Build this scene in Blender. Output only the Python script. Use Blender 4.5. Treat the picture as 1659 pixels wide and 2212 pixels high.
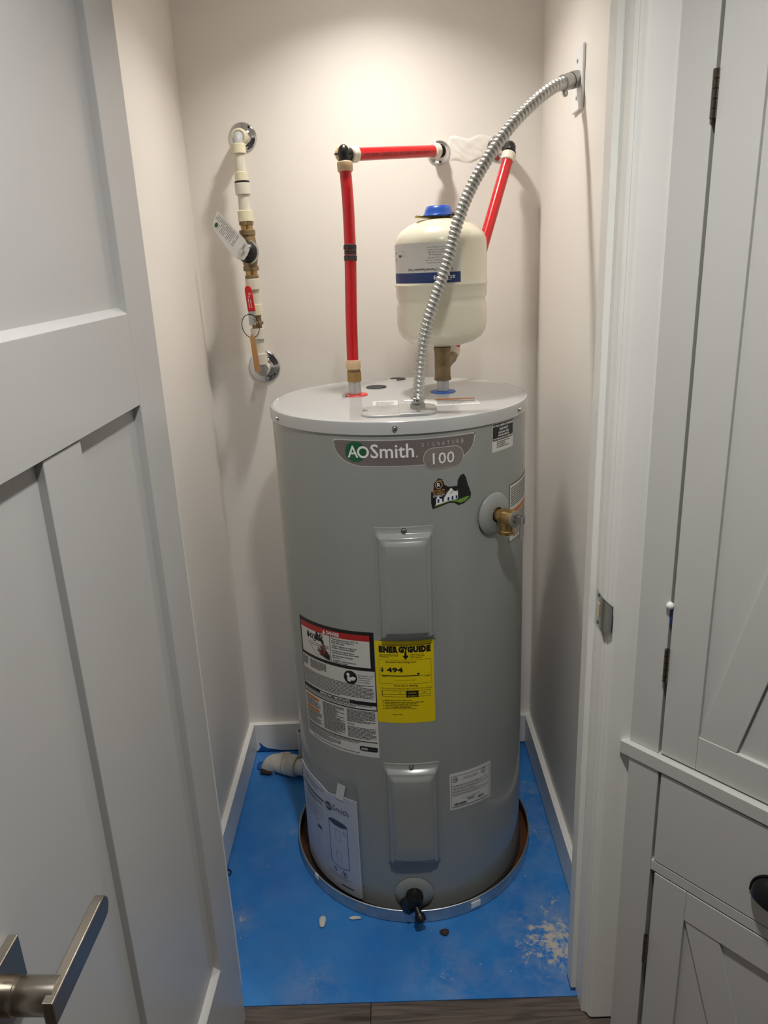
import bpy, bmesh, math, random
from math import sin, cos, pi, radians, sqrt, hypot, atan2
from mathutils import Vector, Matrix
from mathutils.geometry import tessellate_polygon

# ------------------------------------------------------------------ clear
for o in list(bpy.data.objects): bpy.data.objects.remove(o, do_unlink=True)
scene = bpy.context.scene
C = scene.collection
S = 1.1                      # whole place is modelled in units of 1/1.1 m
random.seed(4)

# ------------------------------------------------------------------ camera
cam_d = bpy.data.cameras.new('camera'); cam = bpy.data.objects.new('camera', cam_d); C.objects.link(cam)
cr = Vector((0.99905, -0.0005, -0.0418)); cf = Vector((-0.0126, 0.9497, -0.3130)).normalized()
cr = (cr - cf * cr.dot(cf)).normalized(); cu = cr.cross(cf)
M = Matrix((cr, cu, -cf)).transposed().to_4x4(); M.translation = Vector((-0.0199, -1.6738, 1.4621)) * S
cam.matrix_world = M
cam_d.sensor_fit = 'HORIZONTAL'; cam_d.sensor_width = 36.0; cam_d.lens = 36.0 * 1628.12 / 1659
cam_d.clip_start = 0.02
scene.camera = cam

# ------------------------------------------------------------------ world + light settings
w = bpy.data.worlds.new('world'); scene.world = w; w.use_nodes = True
w.node_tree.nodes['Background'].inputs[0].default_value = (0.9, 0.95, 1.0, 1)
w.node_tree.nodes['Background'].inputs[1].default_value = 0.05
CLOSET_LAMP = (-0.03, 0.035, 2.28); CLOSET_STRENGTH = 590.0; CLOSET_COL = (1.0, 0.955, 0.89)
HALL_LAMP = (0.10, -1.08, 2.28); HALL_STRENGTH = 640.0; HALL_COL = (1.0, 0.99, 0.965)
scene.view_settings.view_transform = 'Standard'
scene.view_settings.look = 'None'
scene.view_settings.gamma = 1.0
scene.view_settings.exposure = 0.0
scene.view_settings.use_curve_mapping = False

# ------------------------------------------------------------------ materials
def lin(c):
    c = c / 255.0
    return c / 12.92 if c <= 0.04045 else ((c + 0.055) / 1.055) ** 2.4
def rgb(r, g, b): return (lin(r), lin(g), lin(b), 1.0)
MATS = {}
def mat(name, col, rough=0.5, metal=0.0, bump=0.0, bscale=60.0, var=0.0, vscale=6.0, coat=0.0, spec=0.5, col2=None, stretch=None):
    m = bpy.data.materials.new(name); m.use_nodes = True; MATS[name] = m
    nt = m.node_tree; b = nt.nodes['Principled BSDF']
    b.inputs['Base Color'].default_value = col; b.inputs['Roughness'].default_value = rough
    b.inputs['Metallic'].default_value = metal; b.inputs['Coat Weight'].default_value = coat
    b.inputs['Specular IOR Level'].default_value = spec
    tc = nt.nodes.new('ShaderNodeTexCoord'); src = tc.outputs['Object']
    if stretch:
        mp = nt.nodes.new('ShaderNodeMapping'); mp.inputs['Scale'].default_value = stretch
        nt.links.new(src, mp.inputs[0]); src = mp.outputs[0]
    if bump:
        n = nt.nodes.new('ShaderNodeTexNoise'); n.inputs['Scale'].default_value = bscale; n.inputs['Detail'].default_value = 4
        nt.links.new(src, n.inputs['Vector'])
        bp = nt.nodes.new('ShaderNodeBump'); bp.inputs['Strength'].default_value = bump; bp.inputs['Distance'].default_value = 0.002
        nt.links.new(n.outputs['Fac'], bp.inputs['Height']); nt.links.new(bp.outputs[0], b.inputs['Normal'])
    if var or col2:
        n = nt.nodes.new('ShaderNodeTexNoise'); n.inputs['Scale'].default_value = vscale; n.inputs['Detail'].default_value = 5
        nt.links.new(src, n.inputs['Vector'])
        r = nt.nodes.new('ShaderNodeValToRGB'); e = r.color_ramp.elements
        e[0].position = 0.35; e[1].position = 0.68
        if col2: e[0].color = col; e[1].color = col2
        else:
            e[0].color = (col[0] * (1 - var), col[1] * (1 - var), col[2] * (1 - var), 1)
            e[1].color = (min(1, col[0] * (1 + var)), min(1, col[1] * (1 + var)), min(1, col[2] * (1 + var)), 1)
        nt.links.new(n.outputs['Fac'], r.inputs[0]); nt.links.new(r.outputs[0], b.inputs['Base Color'])
    return m
mat('wall_paint', rgb(238, 233, 226), 0.55, bump=0.12, bscale=90, var=0.01, vscale=3)
mat('hall_paint', rgb(214, 212, 206), 0.6, bump=0.1, bscale=90)
mat('ceiling_paint', rgb(235, 234, 230), 0.7)
mat('trim_paint', rgb(238, 237, 232), 0.35, bump=0.08, bscale=40, var=0.015, vscale=9)
mat('door_paint', rgb(189, 188, 186), 0.33, bump=0.05, bscale=120)
mat('cabinet_paint', rgb(205, 204, 200), 0.35, bump=0.05, bscale=150)
mat('cabinet_inside', rgb(120, 118, 116), 0.6)
mat('tank_paint', rgb(150, 154, 151), 0.22, bump=0.03, bscale=14, coat=0.25)
mat('cap_paint', rgb(188, 189, 189), 0.14, coat=0.3)
mat('conduit_metal', rgb(190, 190, 186), 0.42, 0.95)
mat('galv', rgb(196, 197, 196), 0.42, 0.85, bump=0.08, bscale=30, var=0.12, vscale=22)
mat('galv_dull', rgb(172, 172, 168), 0.48, 0.85, bump=0.05, bscale=60, var=0.1, vscale=40)
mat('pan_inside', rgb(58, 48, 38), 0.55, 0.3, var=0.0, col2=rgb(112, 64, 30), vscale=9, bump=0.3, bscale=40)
mat('chrome', rgb(215, 216, 220), 0.08, 1.0, bump=0.05, bscale=9)
mat('steel', rgb(190, 190, 188), 0.25, 1.0)
mat('nickel', rgb(176, 168, 156), 0.28, 1.0, bump=0.05, bscale=200, stretch=(1, 1, 30))
mat('dark_nickel', rgb(120, 112, 102), 0.3, 1.0)
mat('brass', rgb(176, 146, 96), 0.34, 0.9, bump=0.12, bscale=120, var=0.12, vscale=30)
mat('old_brass', rgb(140, 122, 92), 0.5, 0.8, bump=0.25, bscale=160, var=0.18, vscale=40)
mat('pex_red', rgb(198, 22, 28), 0.28, coat=0.2, var=0.06, vscale=10)
mat('pex_print', rgb(110, 10, 16), 0.4)
mat('ring_tan', rgb(222, 190, 150), 0.45, var=0.06, vscale=20)
mat('ring_white', rgb(226, 216, 200), 0.45, var=0.04, vscale=25)
mat('pex_white', rgb(212, 208, 192), 0.4, var=0.05, vscale=18)
mat('pex_cream', rgb(222, 216, 186), 0.42, var=0.05, vscale=18)
mat('fitting_grey', rgb(176, 178, 178), 0.4)
mat('black_plastic', rgb(16, 16, 17), 0.35)
mat('dark_crimp', rgb(52, 44, 44), 0.5, bump=0.2, bscale=200)
mat('cream_paint', rgb(226, 221, 200), 0.25, coat=0.35)
mat('blue_cap', rgb(38, 84, 178), 0.25, coat=0.3)
mat('card_yellow', rgb(214, 190, 60), 0.5)
mat('red_ring', rgb(208, 48, 40), 0.35)
mat('blue_ring', rgb(36, 98, 190), 0.35)
mat('rubber', rgb(38, 40, 42), 0.6)
mat('paper', rgb(222, 222, 220), 0.5)
mat('paper_blue', rgb(206, 210, 220), 0.45)
mat('label_white', rgb(214, 213, 208), 0.4)
mat('label_yellow', rgb(226, 202, 6), 0.42)
mat('ink', rgb(18, 18, 20), 0.5)
mat('ink_grey', rgb(92, 92, 92), 0.5)
mat('ink_soft', rgb(70, 70, 76), 0.5)
mat('ink_olive', rgb(92, 82, 10), 0.5)
mat('ink_red', rgb(178, 36, 32), 0.45)
mat('ink_darkred', rgb(92, 24, 26), 0.5)
mat('ink_orange', rgb(200, 112, 40), 0.5)
mat('ink_green', rgb(14, 92, 52), 0.45)
mat('ink_navy', rgb(30, 52, 106), 0.45)
mat('ink_gold', rgb(190, 146, 84), 0.45)
mat('ink_grass', rgb(110, 150, 52), 0.5)
mat('ink_white', rgb(236, 236, 234), 0.4)
mat('badge_grey', rgb(112, 104, 101), 0.35)
mat('badge_line', rgb(206, 206, 204), 0.3, 0.3)
mat('handle_red', rgb(190, 26, 30), 0.35)
mat('tag_card', rgb(176, 132, 84), 0.7, var=0.06, vscale=30)
mat('plate_white', rgb(240, 240, 238), 0.3)
mat('pvc', rgb(226, 220, 206), 0.4, var=0.06, vscale=30, bump=0.1, bscale=80)
mat('plaster', rgb(214, 208, 196), 0.8, bump=0.8, bscale=60)
mat('debris_dark', rgb(58, 44, 36), 0.8, bump=0.6, bscale=90)
mat('blue_smear', rgb(22, 92, 160), 0.5)
mat('bare_wood', rgb(208, 186, 150), 0.6)
def lamp_mat(name, col, strength):
    m = bpy.data.materials.new(name); m.use_nodes = True; nt = m.node_tree; nt.nodes.clear()
    e = nt.nodes.new('ShaderNodeEmission'); e.inputs[0].default_value = (*col, 1); e.inputs[1].default_value = strength
    o = nt.nodes.new('ShaderNodeOutputMaterial'); nt.links.new(e.outputs[0], o.inputs[0]); MATS[name] = m
lamp_mat('closet_bulb', CLOSET_COL, CLOSET_STRENGTH)
lamp_mat('hall_bulb', HALL_COL, HALL_STRENGTH)
def clear_mat():
    m = bpy.data.materials.new('clear_film'); m.use_nodes = True; nt = m.node_tree; nt.nodes.clear(); MATS['clear_film'] = m
    t = nt.nodes.new('ShaderNodeBsdfTransparent'); t.inputs[0].default_value = (0.93, 0.94, 0.96, 1)
    g = nt.nodes.new('ShaderNodeBsdfGlossy'); g.inputs['Roughness'].default_value = 0.12
    n = nt.nodes.new('ShaderNodeTexNoise'); n.inputs['Scale'].default_value = 14
    bp = nt.nodes.new('ShaderNodeBump'); bp.inputs['Strength'].default_value = 0.5; bp.inputs['Distance'].default_value = 0.01
    nt.links.new(n.outputs['Fac'], bp.inputs['Height']); nt.links.new(bp.outputs[0], g.inputs['Normal'])
    x = nt.nodes.new('ShaderNodeMixShader'); x.inputs[0].default_value = 0.07
    o = nt.nodes.new('ShaderNodeOutputMaterial')
    nt.links.new(t.outputs[0], x.inputs[1]); nt.links.new(g.outputs[0], x.inputs[2]); nt.links.new(x.outputs[0], o.inputs[0])
clear_mat()
def blue_floor_mat():
    m = bpy.data.materials.new('blue_floor'); m.use_nodes = True; MATS['blue_floor'] = m
    nt = m.node_tree; N = nt.nodes; L = nt.links; b = N['Principled BSDF']; b.inputs['Roughness'].default_value = 0.42
    tc = N.new('ShaderNodeTexCoord')
    def noise(sc, det=6, rough=0.6, dist=0.0):
        n = N.new('ShaderNodeTexNoise'); n.inputs['Scale'].default_value = sc; n.inputs['Detail'].default_value = det
        n.inputs['Roughness'].default_value = rough; n.inputs['Distortion'].default_value = dist
        L.new(tc.outputs['Object'], n.inputs['Vector']); return n.outputs['Fac']
    def ramp(src, p0, p1, c0, c1):
        r = N.new('ShaderNodeValToRGB'); e = r.color_ramp.elements; e[0].position = p0; e[1].position = p1
        e[0].color = c0; e[1].color = c1; L.new(src, r.inputs[0]); return r.outputs[0]
    def math_(op, a, v):
        n = N.new('ShaderNodeMath'); n.operation = op; n.use_clamp = True
        for i, q in enumerate((a, v)):
            if isinstance(q, (int, float)): n.inputs[i].default_value = q
            else: L.new(q, n.inputs[i])
        return n.outputs[0]
    def spot(x, y, r0, r1):
        vm = N.new('ShaderNodeVectorMath'); vm.operation = 'DISTANCE'; L.new(tc.outputs['Object'], vm.inputs[0])
        vm.inputs[1].default_value = (x * S, y * S, 0)
        mr = N.new('ShaderNodeMapRange'); mr.inputs[1].default_value = r0 * S; mr.inputs[2].default_value = r1 * S
        mr.inputs[3].default_value = 1; mr.inputs[4].default_value = 0; L.new(vm.outputs['Value'], mr.inputs[0]); return mr.outputs[0]
    base = ramp(noise(3.2, 5), 0.3, 0.75, rgb(30, 112, 190), rgb(56, 142, 216))
    # scuffed plaster dust: patchy marks where the paint was wiped and trodden
    z = spot(0.31, -0.37, 0.03, 0.2)
    for a in ((0.32, -0.27, 0.0, 0.17), (0.33, -0.02, 0.0, 0.2), (0.33, 0.16, 0.0, 0.16), (0.06, -0.44, 0.0, 0.12), (-0.42, 0.30, 0.0, 0.10), (-0.33, 0.0, 0.0, 0.06), (-0.42, -0.28, 0.0, 0.06), (-0.24, -0.47, 0.0, 0.1)):
        q = spot(*a); q = math_('MULTIPLY', q, 0.72); z = math_('MAXIMUM', z, q)
    n1 = noise(38, 9, 0.75, 0.15)
    th = math_('SUBTRACT', 0.77, math_('MULTIPLY', z, 0.34))
    d = math_('SUBTRACT', n1, th); d = math_('MULTIPLY', d, 9.0)
    hz = math_('MULTIPLY', math_('SUBTRACT', noise(11, 8, 0.75, 0.3), 0.42), 2.2)
    haze = math_('MULTIPLY', math_('ADD', math_('MULTIPLY', z, 0.55), 0.10), hz)
    d = math_('MAXIMUM', d, haze)
    mx = N.new('ShaderNodeMix'); mx.data_type = 'RGBA'; L.new(d, mx.inputs['Factor'])
    L.new(base, mx.inputs[6]); mx.inputs[7].default_value = rgb(206, 196, 180)
    # specks of grit
    vo = N.new('ShaderNodeTexVoronoi'); vo.inputs['Scale'].default_value = 30; L.new(tc.outputs['Object'], vo.inputs['Vector'])
    sp = ramp(vo.outputs['Distance'], 0.03, 0.06, (1, 1, 1, 1), (0, 0, 0, 1))
    gate = ramp(noise(5.5, 3), 0.50, 0.54, (0, 0, 0, 1), (1, 1, 1, 1))
    k = math_('MULTIPLY', sp, gate)
    m2 = N.new('ShaderNodeMix'); m2.data_type = 'RGBA'; L.new(k, m2.inputs['Factor']); L.new(mx.outputs[2], m2.inputs[6]); m2.inputs[7].default_value = rgb(190, 200, 210)
    L.new(m2.outputs[2], b.inputs['Base Color'])
    bp = N.new('ShaderNodeBump'); bp.inputs['Strength'].default_value = 0.2; bp.inputs['Distance'].default_value = 0.003
    L.new(noise(22), bp.inputs['Height']); L.new(bp.outputs[0], b.inputs['Normal'])
blue_floor_mat()
def wood_mat():
    m = bpy.data.materials.new('grey_wood'); m.use_nodes = True; MATS['grey_wood'] = m
    nt = m.node_tree; N = nt.nodes; L = nt.links; b = N['Principled BSDF']; b.inputs['Roughness'].default_value = 0.45
    tc = N.new('ShaderNodeTexCoord'); oi = N.new('ShaderNodeObjectInfo')
    mp = N.new('ShaderNodeMapping'); mp.inputs['Scale'].default_value = (2.2, 34, 34); L.new(tc.outputs['Object'], mp.inputs[0])
    ad = N.new('ShaderNodeVectorMath'); ad.operation = 'ADD'; L.new(mp.outputs[0], ad.inputs[0])
    cb = N.new('ShaderNodeCombineXYZ'); ml = N.new('ShaderNodeMath'); ml.operation = 'MULTIPLY'; ml.inputs[1].default_value = 40
    L.new(oi.outputs['Random'], ml.inputs[0]); L.new(ml.outputs[0], cb.inputs[0]); L.new(cb.outputs[0], ad.inputs[1])
    n = N.new('ShaderNodeTexNoise'); n.inputs['Scale'].default_value = 2.4; n.inputs['Detail'].default_value = 8; n.inputs['Distortion'].default_value = 1.2
    L.new(ad.outputs[0], n.inputs['Vector'])
    r = N.new('ShaderNodeValToRGB'); e = r.color_ramp.elements; e[0].position = 0.3; e[1].position = 0.72
    e[0].color = rgb(62, 52, 46); e[1].color = rgb(116, 103, 95); L.new(n.outputs['Fac'], r.inputs[0]); L.new(r.outputs[0], b.inputs['Base Color'])
wood_mat()

# ------------------------------------------------------------------ mesh helpers
def basis(ax):
    a = Vector(ax).normalized(); t = Vector((0, 0, 1)) if abs(a.z) < 0.9 else Vector((1, 0, 0))
    x = t.cross(a).normalized(); return x, a.cross(x), a
class MB:
    def __init__(s, T=None): s.v = []; s.f = []; s.T = T
    def add(s, vs, fs):
        o = len(s.v)
        for p in vs: s.v.append(tuple(s.T(p)) if s.T else tuple(p))
        s.f += [tuple(i + o for i in f) for f in fs]; return s
    def box(s, x0, x1, y0, y1, z0, z1):
        v = [(x, y, z) for z in (z0, z1) for y in (y0, y1) for x in (x0, x1)]
        return s.add(v, [(0, 2, 3, 1), (4, 5, 7, 6), (0, 1, 5, 4), (2, 6, 7, 3), (0, 4, 6, 2), (1, 3, 7, 5)])
    def prism(s, poly, h0, h1, f=None):
        # poly in 2D extruded h0..h1 ; f maps (a,b,h)->xyz
        f = f or (lambda a, b, h: (a, b, h)); n = len(poly)
        v = [f(a, b, h0) for a, b in poly] + [f(a, b, h1) for a, b in poly]
        fs = [(i, (i + 1) % n, n + (i + 1) % n, n + i) for i in range(n)]
        fs += [tuple(range(n - 1, -1, -1)), tuple(range(n, 2 * n))]
        return s.add(v, fs)
    def lathe(s, prof, base=(0, 0, 0), ax=(0, 0, 1), seg=40, a0=0.0, a1=2 * pi, close=True):
        x, y, a = basis(ax); b = Vector(base); full = abs(a1 - a0 - 2 * pi) < 1e-6; n = seg if full else seg + 1
        v = []
        for r, h in prof:
            for i in range(n):
                t = a0 + (a1 - a0) * i / seg; v.append(b + a * h + x * (r * cos(t)) + y * (r * sin(t)))
        fs = []
        for j in range(len(prof) - 1):
            for i in range(seg):
                k = (i + 1) % n; fs.append((j * n + i, j * n + k, (j + 1) * n + k, (j + 1) * n + i))
        if full and close:
            if prof[0][0] > 1e-6: fs.append(tuple(range(n - 1, -1, -1)))
            if prof[-1][0] > 1e-6: fs.append(tuple((len(prof) - 1) * n + i for i in range(n)))
        return s.add(v, fs)
    def cyl(s, p0, p1, r0, r1=None, seg=24):
        p0 = Vector(p0); p1 = Vector(p1); d = p1 - p0
        return s.lathe([(r0, 0), (r0 if r1 is None else r1, d.length)], p0, d, seg)
    def hexa(s, p0, p1, r): return s.cyl(p0, p1, r, seg=6)
    def tube(s, path, r, seg=16, cap=True):
        P = [Vector(p) for p in path]; n = len(P); fr = None; rings = []
        for i in range(n):
            t = (P[min(i + 1, n - 1)] - P[max(i - 1, 0)]).normalized()
            if fr is None: x, y, _ = basis(t)
            else:
                x = (fr - t * fr.dot(t)).normalized(); y = t.cross(x)
            fr = x; rings.append((P[i], x, y))
        v = []
        for i, (p, x, y) in enumerate(rings):
            for k in range(seg):
                a = 2 * pi * k / seg; q = r(i, a) if callable(r) else r
                v.append(p + x * (q * cos(a)) + y * (q * sin(a)))
        fs = [(i * seg + k, i * seg + (k + 1) % seg, (i + 1) * seg + (k + 1) % seg, (i + 1) * seg + k) for i in range(n - 1) for k in range(seg)]
        if cap: fs += [tuple(range(seg - 1, -1, -1)), tuple((n - 1) * seg + k for k in range(seg))]
        return s.add(v, fs)
    def sphere(s, c, r, seg=20, rings=12, sc=(1, 1, 1), half=False):
        prof = []
        lo = 0 if half else -pi / 2
        for i in range(rings + 1):
            a = lo + (pi / 2 - lo) * i / rings; prof.append((max(1e-7, r * cos(a)), r * sin(a)))
        m = MB().lathe(prof, (0, 0, 0), (0, 0, 1), seg, close=False)
        return s.add([(c[0] + p[0] * sc[0], c[1] + p[1] * sc[1], c[2] + p[2] * sc[2]) for p in m.v], m.f)
    def torus(s, c, ax, R_, r, seg=48, rs=10):
        x, y, a = basis(ax); c = Vector(c)
        return s.tube([c + x * (R_ * cos(2 * pi * i / seg)) + y * (R_ * sin(2 * pi * i / seg)) for i in range(seg + 1)], r, rs, cap=False)
    def surf(s, nu, nv, f):
        v = [f(i / nu, j / nv) for j in range(nv + 1) for i in range(nu + 1)]
        fs = [(j * (nu + 1) + i, j * (nu + 1) + i + 1, (j + 1) * (nu + 1) + i + 1, (j + 1) * (nu + 1) + i) for j in range(nv) for i in range(nu)]
        return s.add(v, fs)
    def build(s, name, m, parent=None, bevel=0.0, sharp=38, loc=None, bseg=2, fixn=True):
        o0 = Vector(loc) if loc else world_loc(parent)
        me = bpy.data.meshes.new(name)
        me.from_pydata([tuple((Vector(p) - o0) * S) for p in s.v], [], s.f); me.update()
        if fixn:
            bm = bmesh.new(); bm.from_mesh(me); bmesh.ops.recalc_face_normals(bm, faces=bm.faces); bm.to_mesh(me); bm.free()
        me.materials.append(MATS[m])
        me.polygons.foreach_set('use_smooth', [True] * len(me.polygons)); me.set_sharp_from_angle(angle=radians(sharp))
        o = bpy.data.objects.new(name, me); C.objects.link(o)
        if parent is not None: o.parent = parent
        elif loc: o.location = Vector(loc) * S
        if bevel:
            md = o.modifiers.new('edge', 'BEVEL'); md.width = bevel * S; md.segments = bseg; md.limit_method = 'ANGLE'; md.angle_limit = radians(50); md.harden_normals = True
        return o
ORG = {}
def world_loc(p):
    while p is not None:
        if p.name in ORG: return ORG[p.name]
        if p.parent is None: return Vector(p.location) / S
        p = p.parent
    return Vector((0, 0, 0))
def thing(name, label, cat, loc, group=None, kind=None):
    o = bpy.data.objects.new(name, None); C.objects.link(o); o.location = Vector(loc) * S; ORG[o.name] = Vector(loc)
    o.empty_display_size = 0.05; o['label'] = label; o['category'] = cat
    if group: o['group'] = group
    if kind: o['kind'] = kind
    return o
def tag(o, label, cat, group=None):
    o['label'] = label; o['category'] = cat
    if group: o['group'] = group
    return o
def struct(o, label=None):
    o['kind'] = 'structure'
    if label: o['label'] = label
    return o
def catmull(P, n):
    P = [Vector(p) for p in P]; P = [P[0] * 2 - P[1]] + P + [P[-1] * 2 - P[-2]]; out = []
    for i in range(1, len(P) - 2):
        for k in range(n):
            t = k / n; a, b, c, d = P[i - 1:i + 3]
            out.append(0.5 * ((2 * b) + (c - a) * t + (2 * a - 5 * b + 4 * c - d) * t * t + (3 * b - a - 3 * c + d) * t ** 3))
    out.append(P[-2]); return out
def bend(p0, corner, p1, r, n=8):
    # straight - rounded corner - straight
    p0, c, p1 = Vector(p0), Vector(corner), Vector(p1); a = c + (p0 - c).normalized() * r; b = c + (p1 - c).normalized() * r
    return [p0] + [(a * (1 - t) ** 2 + c * 2 * t * (1 - t) + b * t * t) for t in [i / n for i in range(n + 1)]] + [p1]

# ------------------------------------------------------------------ flat print on surfaces
_TC = {}
def text_mesh(s, bold=0.0, track=1.0):
    k = (s, bold, track)
    if k in _TC: return _TC[k]
    cu_ = bpy.data.curves.new('t', 'FONT'); cu_.body = s; cu_.size = 1; cu_.resolution_u = 2; cu_.offset = bold; cu_.space_character = track
    ob = bpy.data.objects.new('t', cu_); C.objects.link(ob)
    dg = bpy.context.evaluated_depsgraph_get(); me = bpy.data.meshes.new_from_object(ob.evaluated_get(dg))
    v = [(p.co.x, p.co.y) for p in me.vertices]; f = [tuple(q.vertices) for q in me.polygons]
    bpy.data.objects.remove(ob); bpy.data.curves.remove(cu_); bpy.data.meshes.remove(me)
    xs = [p[0] for p in v] or [0, 1]; ys = [p[1] for p in v] or [0, 1]
    _TC[k] = (v, f, (min(xs), max(xs), min(ys), max(ys))); return _TC[k]
class Decal:
    def __init__(s, mapf): s.map = mapf; s.L = {}
    def _add(s, m, pts, fs, lvl):
        # triangulate and split anything wide so that it hugs the curved surface
        pts = list(pts); tris = []; mid = {}
        for f in fs:
            if max(pts[i][0] for i in f) - min(pts[i][0] for i in f) < 0.0085: tris.append(tuple(f)); continue
            st = [(f[0], f[i], f[i + 1]) for i in range(1, len(f) - 1)]
            while st:
                t = st.pop(); e = max(((abs(pts[t[i]][0] - pts[t[(i + 1) % 3]][0]), i) for i in range(3)))
                if e[0] < 0.0085: tris.append(t); continue
                i = e[1]; a, b, c = t[i], t[(i + 1) % 3], t[(i + 2) % 3]; k = (min(a, b), max(a, b))
                if k not in mid: mid[k] = len(pts); pts.append(((pts[a][0] + pts[b][0]) / 2, (pts[a][1] + pts[b][1]) / 2))
                q = mid[k]; st += [(a, q, c), (q, b, c)]
        vv, ff = s.L.setdefault(m, ([], [])); o = len(vv)
        vv += [s.map(u, v, 0.0003 + lvl * 0.00028) for u, v in pts]; ff += [tuple(i + o for i in f) for f in tris]
    def strip(s, m, us, bot, top, lvl):
        pts = [];
        for u in us: pts += [(u, bot(u)), (u, top(u))]
        s._add(m, pts, [(2 * i, 2 * i + 2, 2 * i + 3, 2 * i + 1) for i in range(len(us) - 1)], lvl)
    def rect(s, m, u0, u1, v0, v1, lvl, step=0.008):
        n = max(1, int(abs(u1 - u0) / step + 0.99)); s.strip(m, [u0 + (u1 - u0) * i / n for i in range(n + 1)], lambda u: v0, lambda u: v1, lvl)
    def frame(s, m, u0, u1, v0, v1, t, lvl):
        s.rect(m, u0, u1, v0, v0 + t, lvl); s.rect(m, u0, u1, v1 - t, v1, lvl); s.rect(m, u0, u0 + t, v0, v1, lvl); s.rect(m, u1 - t, u1, v0, v1, lvl)
    def rrect(s, m, u0, u1, v0, v1, r, lvl, n=24):
        us = sorted(set([u0 + r * (1 - cos(pi / 2 * i / 8)) for i in range(9)] + [u1 - r * (1 - cos(pi / 2 * i / 8)) for i in range(9)] + [u0 + (u1 - u0) * i / n for i in range(n + 1)]))
        def ins(u):
            d = min(u - u0, u1 - u)
            return r - sqrt(max(0, r * r - (r - d) ** 2)) if d < r else 0
        s.strip(m, us, lambda u: v0 + ins(u), lambda u: v1 - ins(u), lvl)
    def poly(s, m, pts, lvl):
        tr = tessellate_polygon([[Vector((a, b, 0)) for a, b in pts]]); s._add(m, pts, [tuple(t) for t in tr], lvl)
    def disc(s, m, cu_, cv, ru, rv, lvl, n=28): s.poly_fan(m, cu_, cv, [(cu_ + ru * cos(2 * pi * i / n), cv + rv * sin(2 * pi * i / n)) for i in range(n)], lvl)
    def poly_fan(s, m, cu_, cv, pts, lvl): n = len(pts); s._add(m, [(cu_, cv)] + pts, [(0, 1 + i, 1 + (i + 1) % n) for i in range(n)], lvl)
    def ring(s, m, cu_, cv, ru, rv, t, lvl, n=28):
        pts = []
        for i in range(n): a = 2 * pi * i / n; pts += [(cu_ + ru * cos(a), cv + rv * sin(a)), (cu_ + (ru - t) * cos(a), cv + (rv - t) * sin(a))]
        s._add(m, pts, [(2 * i, (2 * i + 2) % (2 * n), (2 * i + 3) % (2 * n), 2 * i + 1) for i in range(n)], lvl)
    def line(s, m, a, b, t, lvl):
        d = Vector((b[0] - a[0], b[1] - a[1])); n = Vector((-d.y, d.x)).normalized() * t / 2; k = max(1, int(d.length / 0.012))
        pts = []
        for i in range(k + 1):
            q = Vector(a) + d * (i / k); pts += [tuple(q + n), tuple(q - n)]
        s._add(m, pts, [(2 * i, 2 * i + 1, 2 * i + 3, 2 * i + 2) for i in range(k)], lvl)
    def text(s, m, t, u0, u1, v0, v1, lvl, bold=0.0, flip=False, track=1.0):
        v, f, (a, b, c, d) = text_mesh(t, bold, track)
        def q(p):
            x = (p[0] - a) / (b - a); y = (p[1] - c) / (d - c)
            if flip: x, y = 1 - x, 1 - y
            return (u0 + x * (u1 - u0), v0 + y * (v1 - v0))
        s._add(m, [q(p) for p in v], f, lvl)
    def para(s, m, lines, u0, v1, hgt, lead, lvl, wscale=1.0, bold=0.0):
        # lines of real words; hgt = cap height
        i = 0.0
        for t in lines:
            if not t: i += 0.5; continue
            v, f, (a, b, c, d) = text_mesh(t, bold, 1.0); k = hgt / 0.73; base = v1 - hgt - i * lead; i += 1
            s._add(m, [(u0 + (p[0] - a) * k * wscale, base + p[1] * k) for p in v], f, lvl)
    def bars(s, m, u0, u1, v0, v1, n, lvl, fill=0.45, last=0.6, seed=1):
        # unreadably fine print: rows of short word-like dashes
        rn = random.Random(seed); ph = (v1 - v0) / n
        for i in range(n):
            vt = v1 - i * ph; end = u1 if rn.random() < 0.7 else u0 + (u1 - u0) * (0.6 + 0.35 * rn.random())
            if i == n - 1: end = u0 + (u1 - u0) * last
            u = u0
            while u < end - 0.001:
                ww = min(rn.uniform(0.004, 0.012), end - u); s.rect(m, u, u + ww, vt - ph * fill, vt, lvl, step=0.02); u += ww + 0.0012
    def build(s, name, parent, base, prints='print'):
        root = None
        order = [base] + [k for k in s.L if k != base]
        for k in order:
            vv, ff = s.L[k]; mb = MB(); mb.v = [tuple(p) for p in vv]; mb.f = ff
            o = mb.build(name if k == base else prints, k, parent if k == base else root, fixn=False, sharp=60)
            if k == base: root = o
            else: o['kind'] = 'stuff'
        return root
def cylmap(cx, cy, R_, tilt=0.0, uc=0.0):
    return lambda u, v, h: (cx + (R_ + h) * sin(u / R_), cy - (R_ + h) * cos(u / R_), v + tilt * (u - uc))

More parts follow.
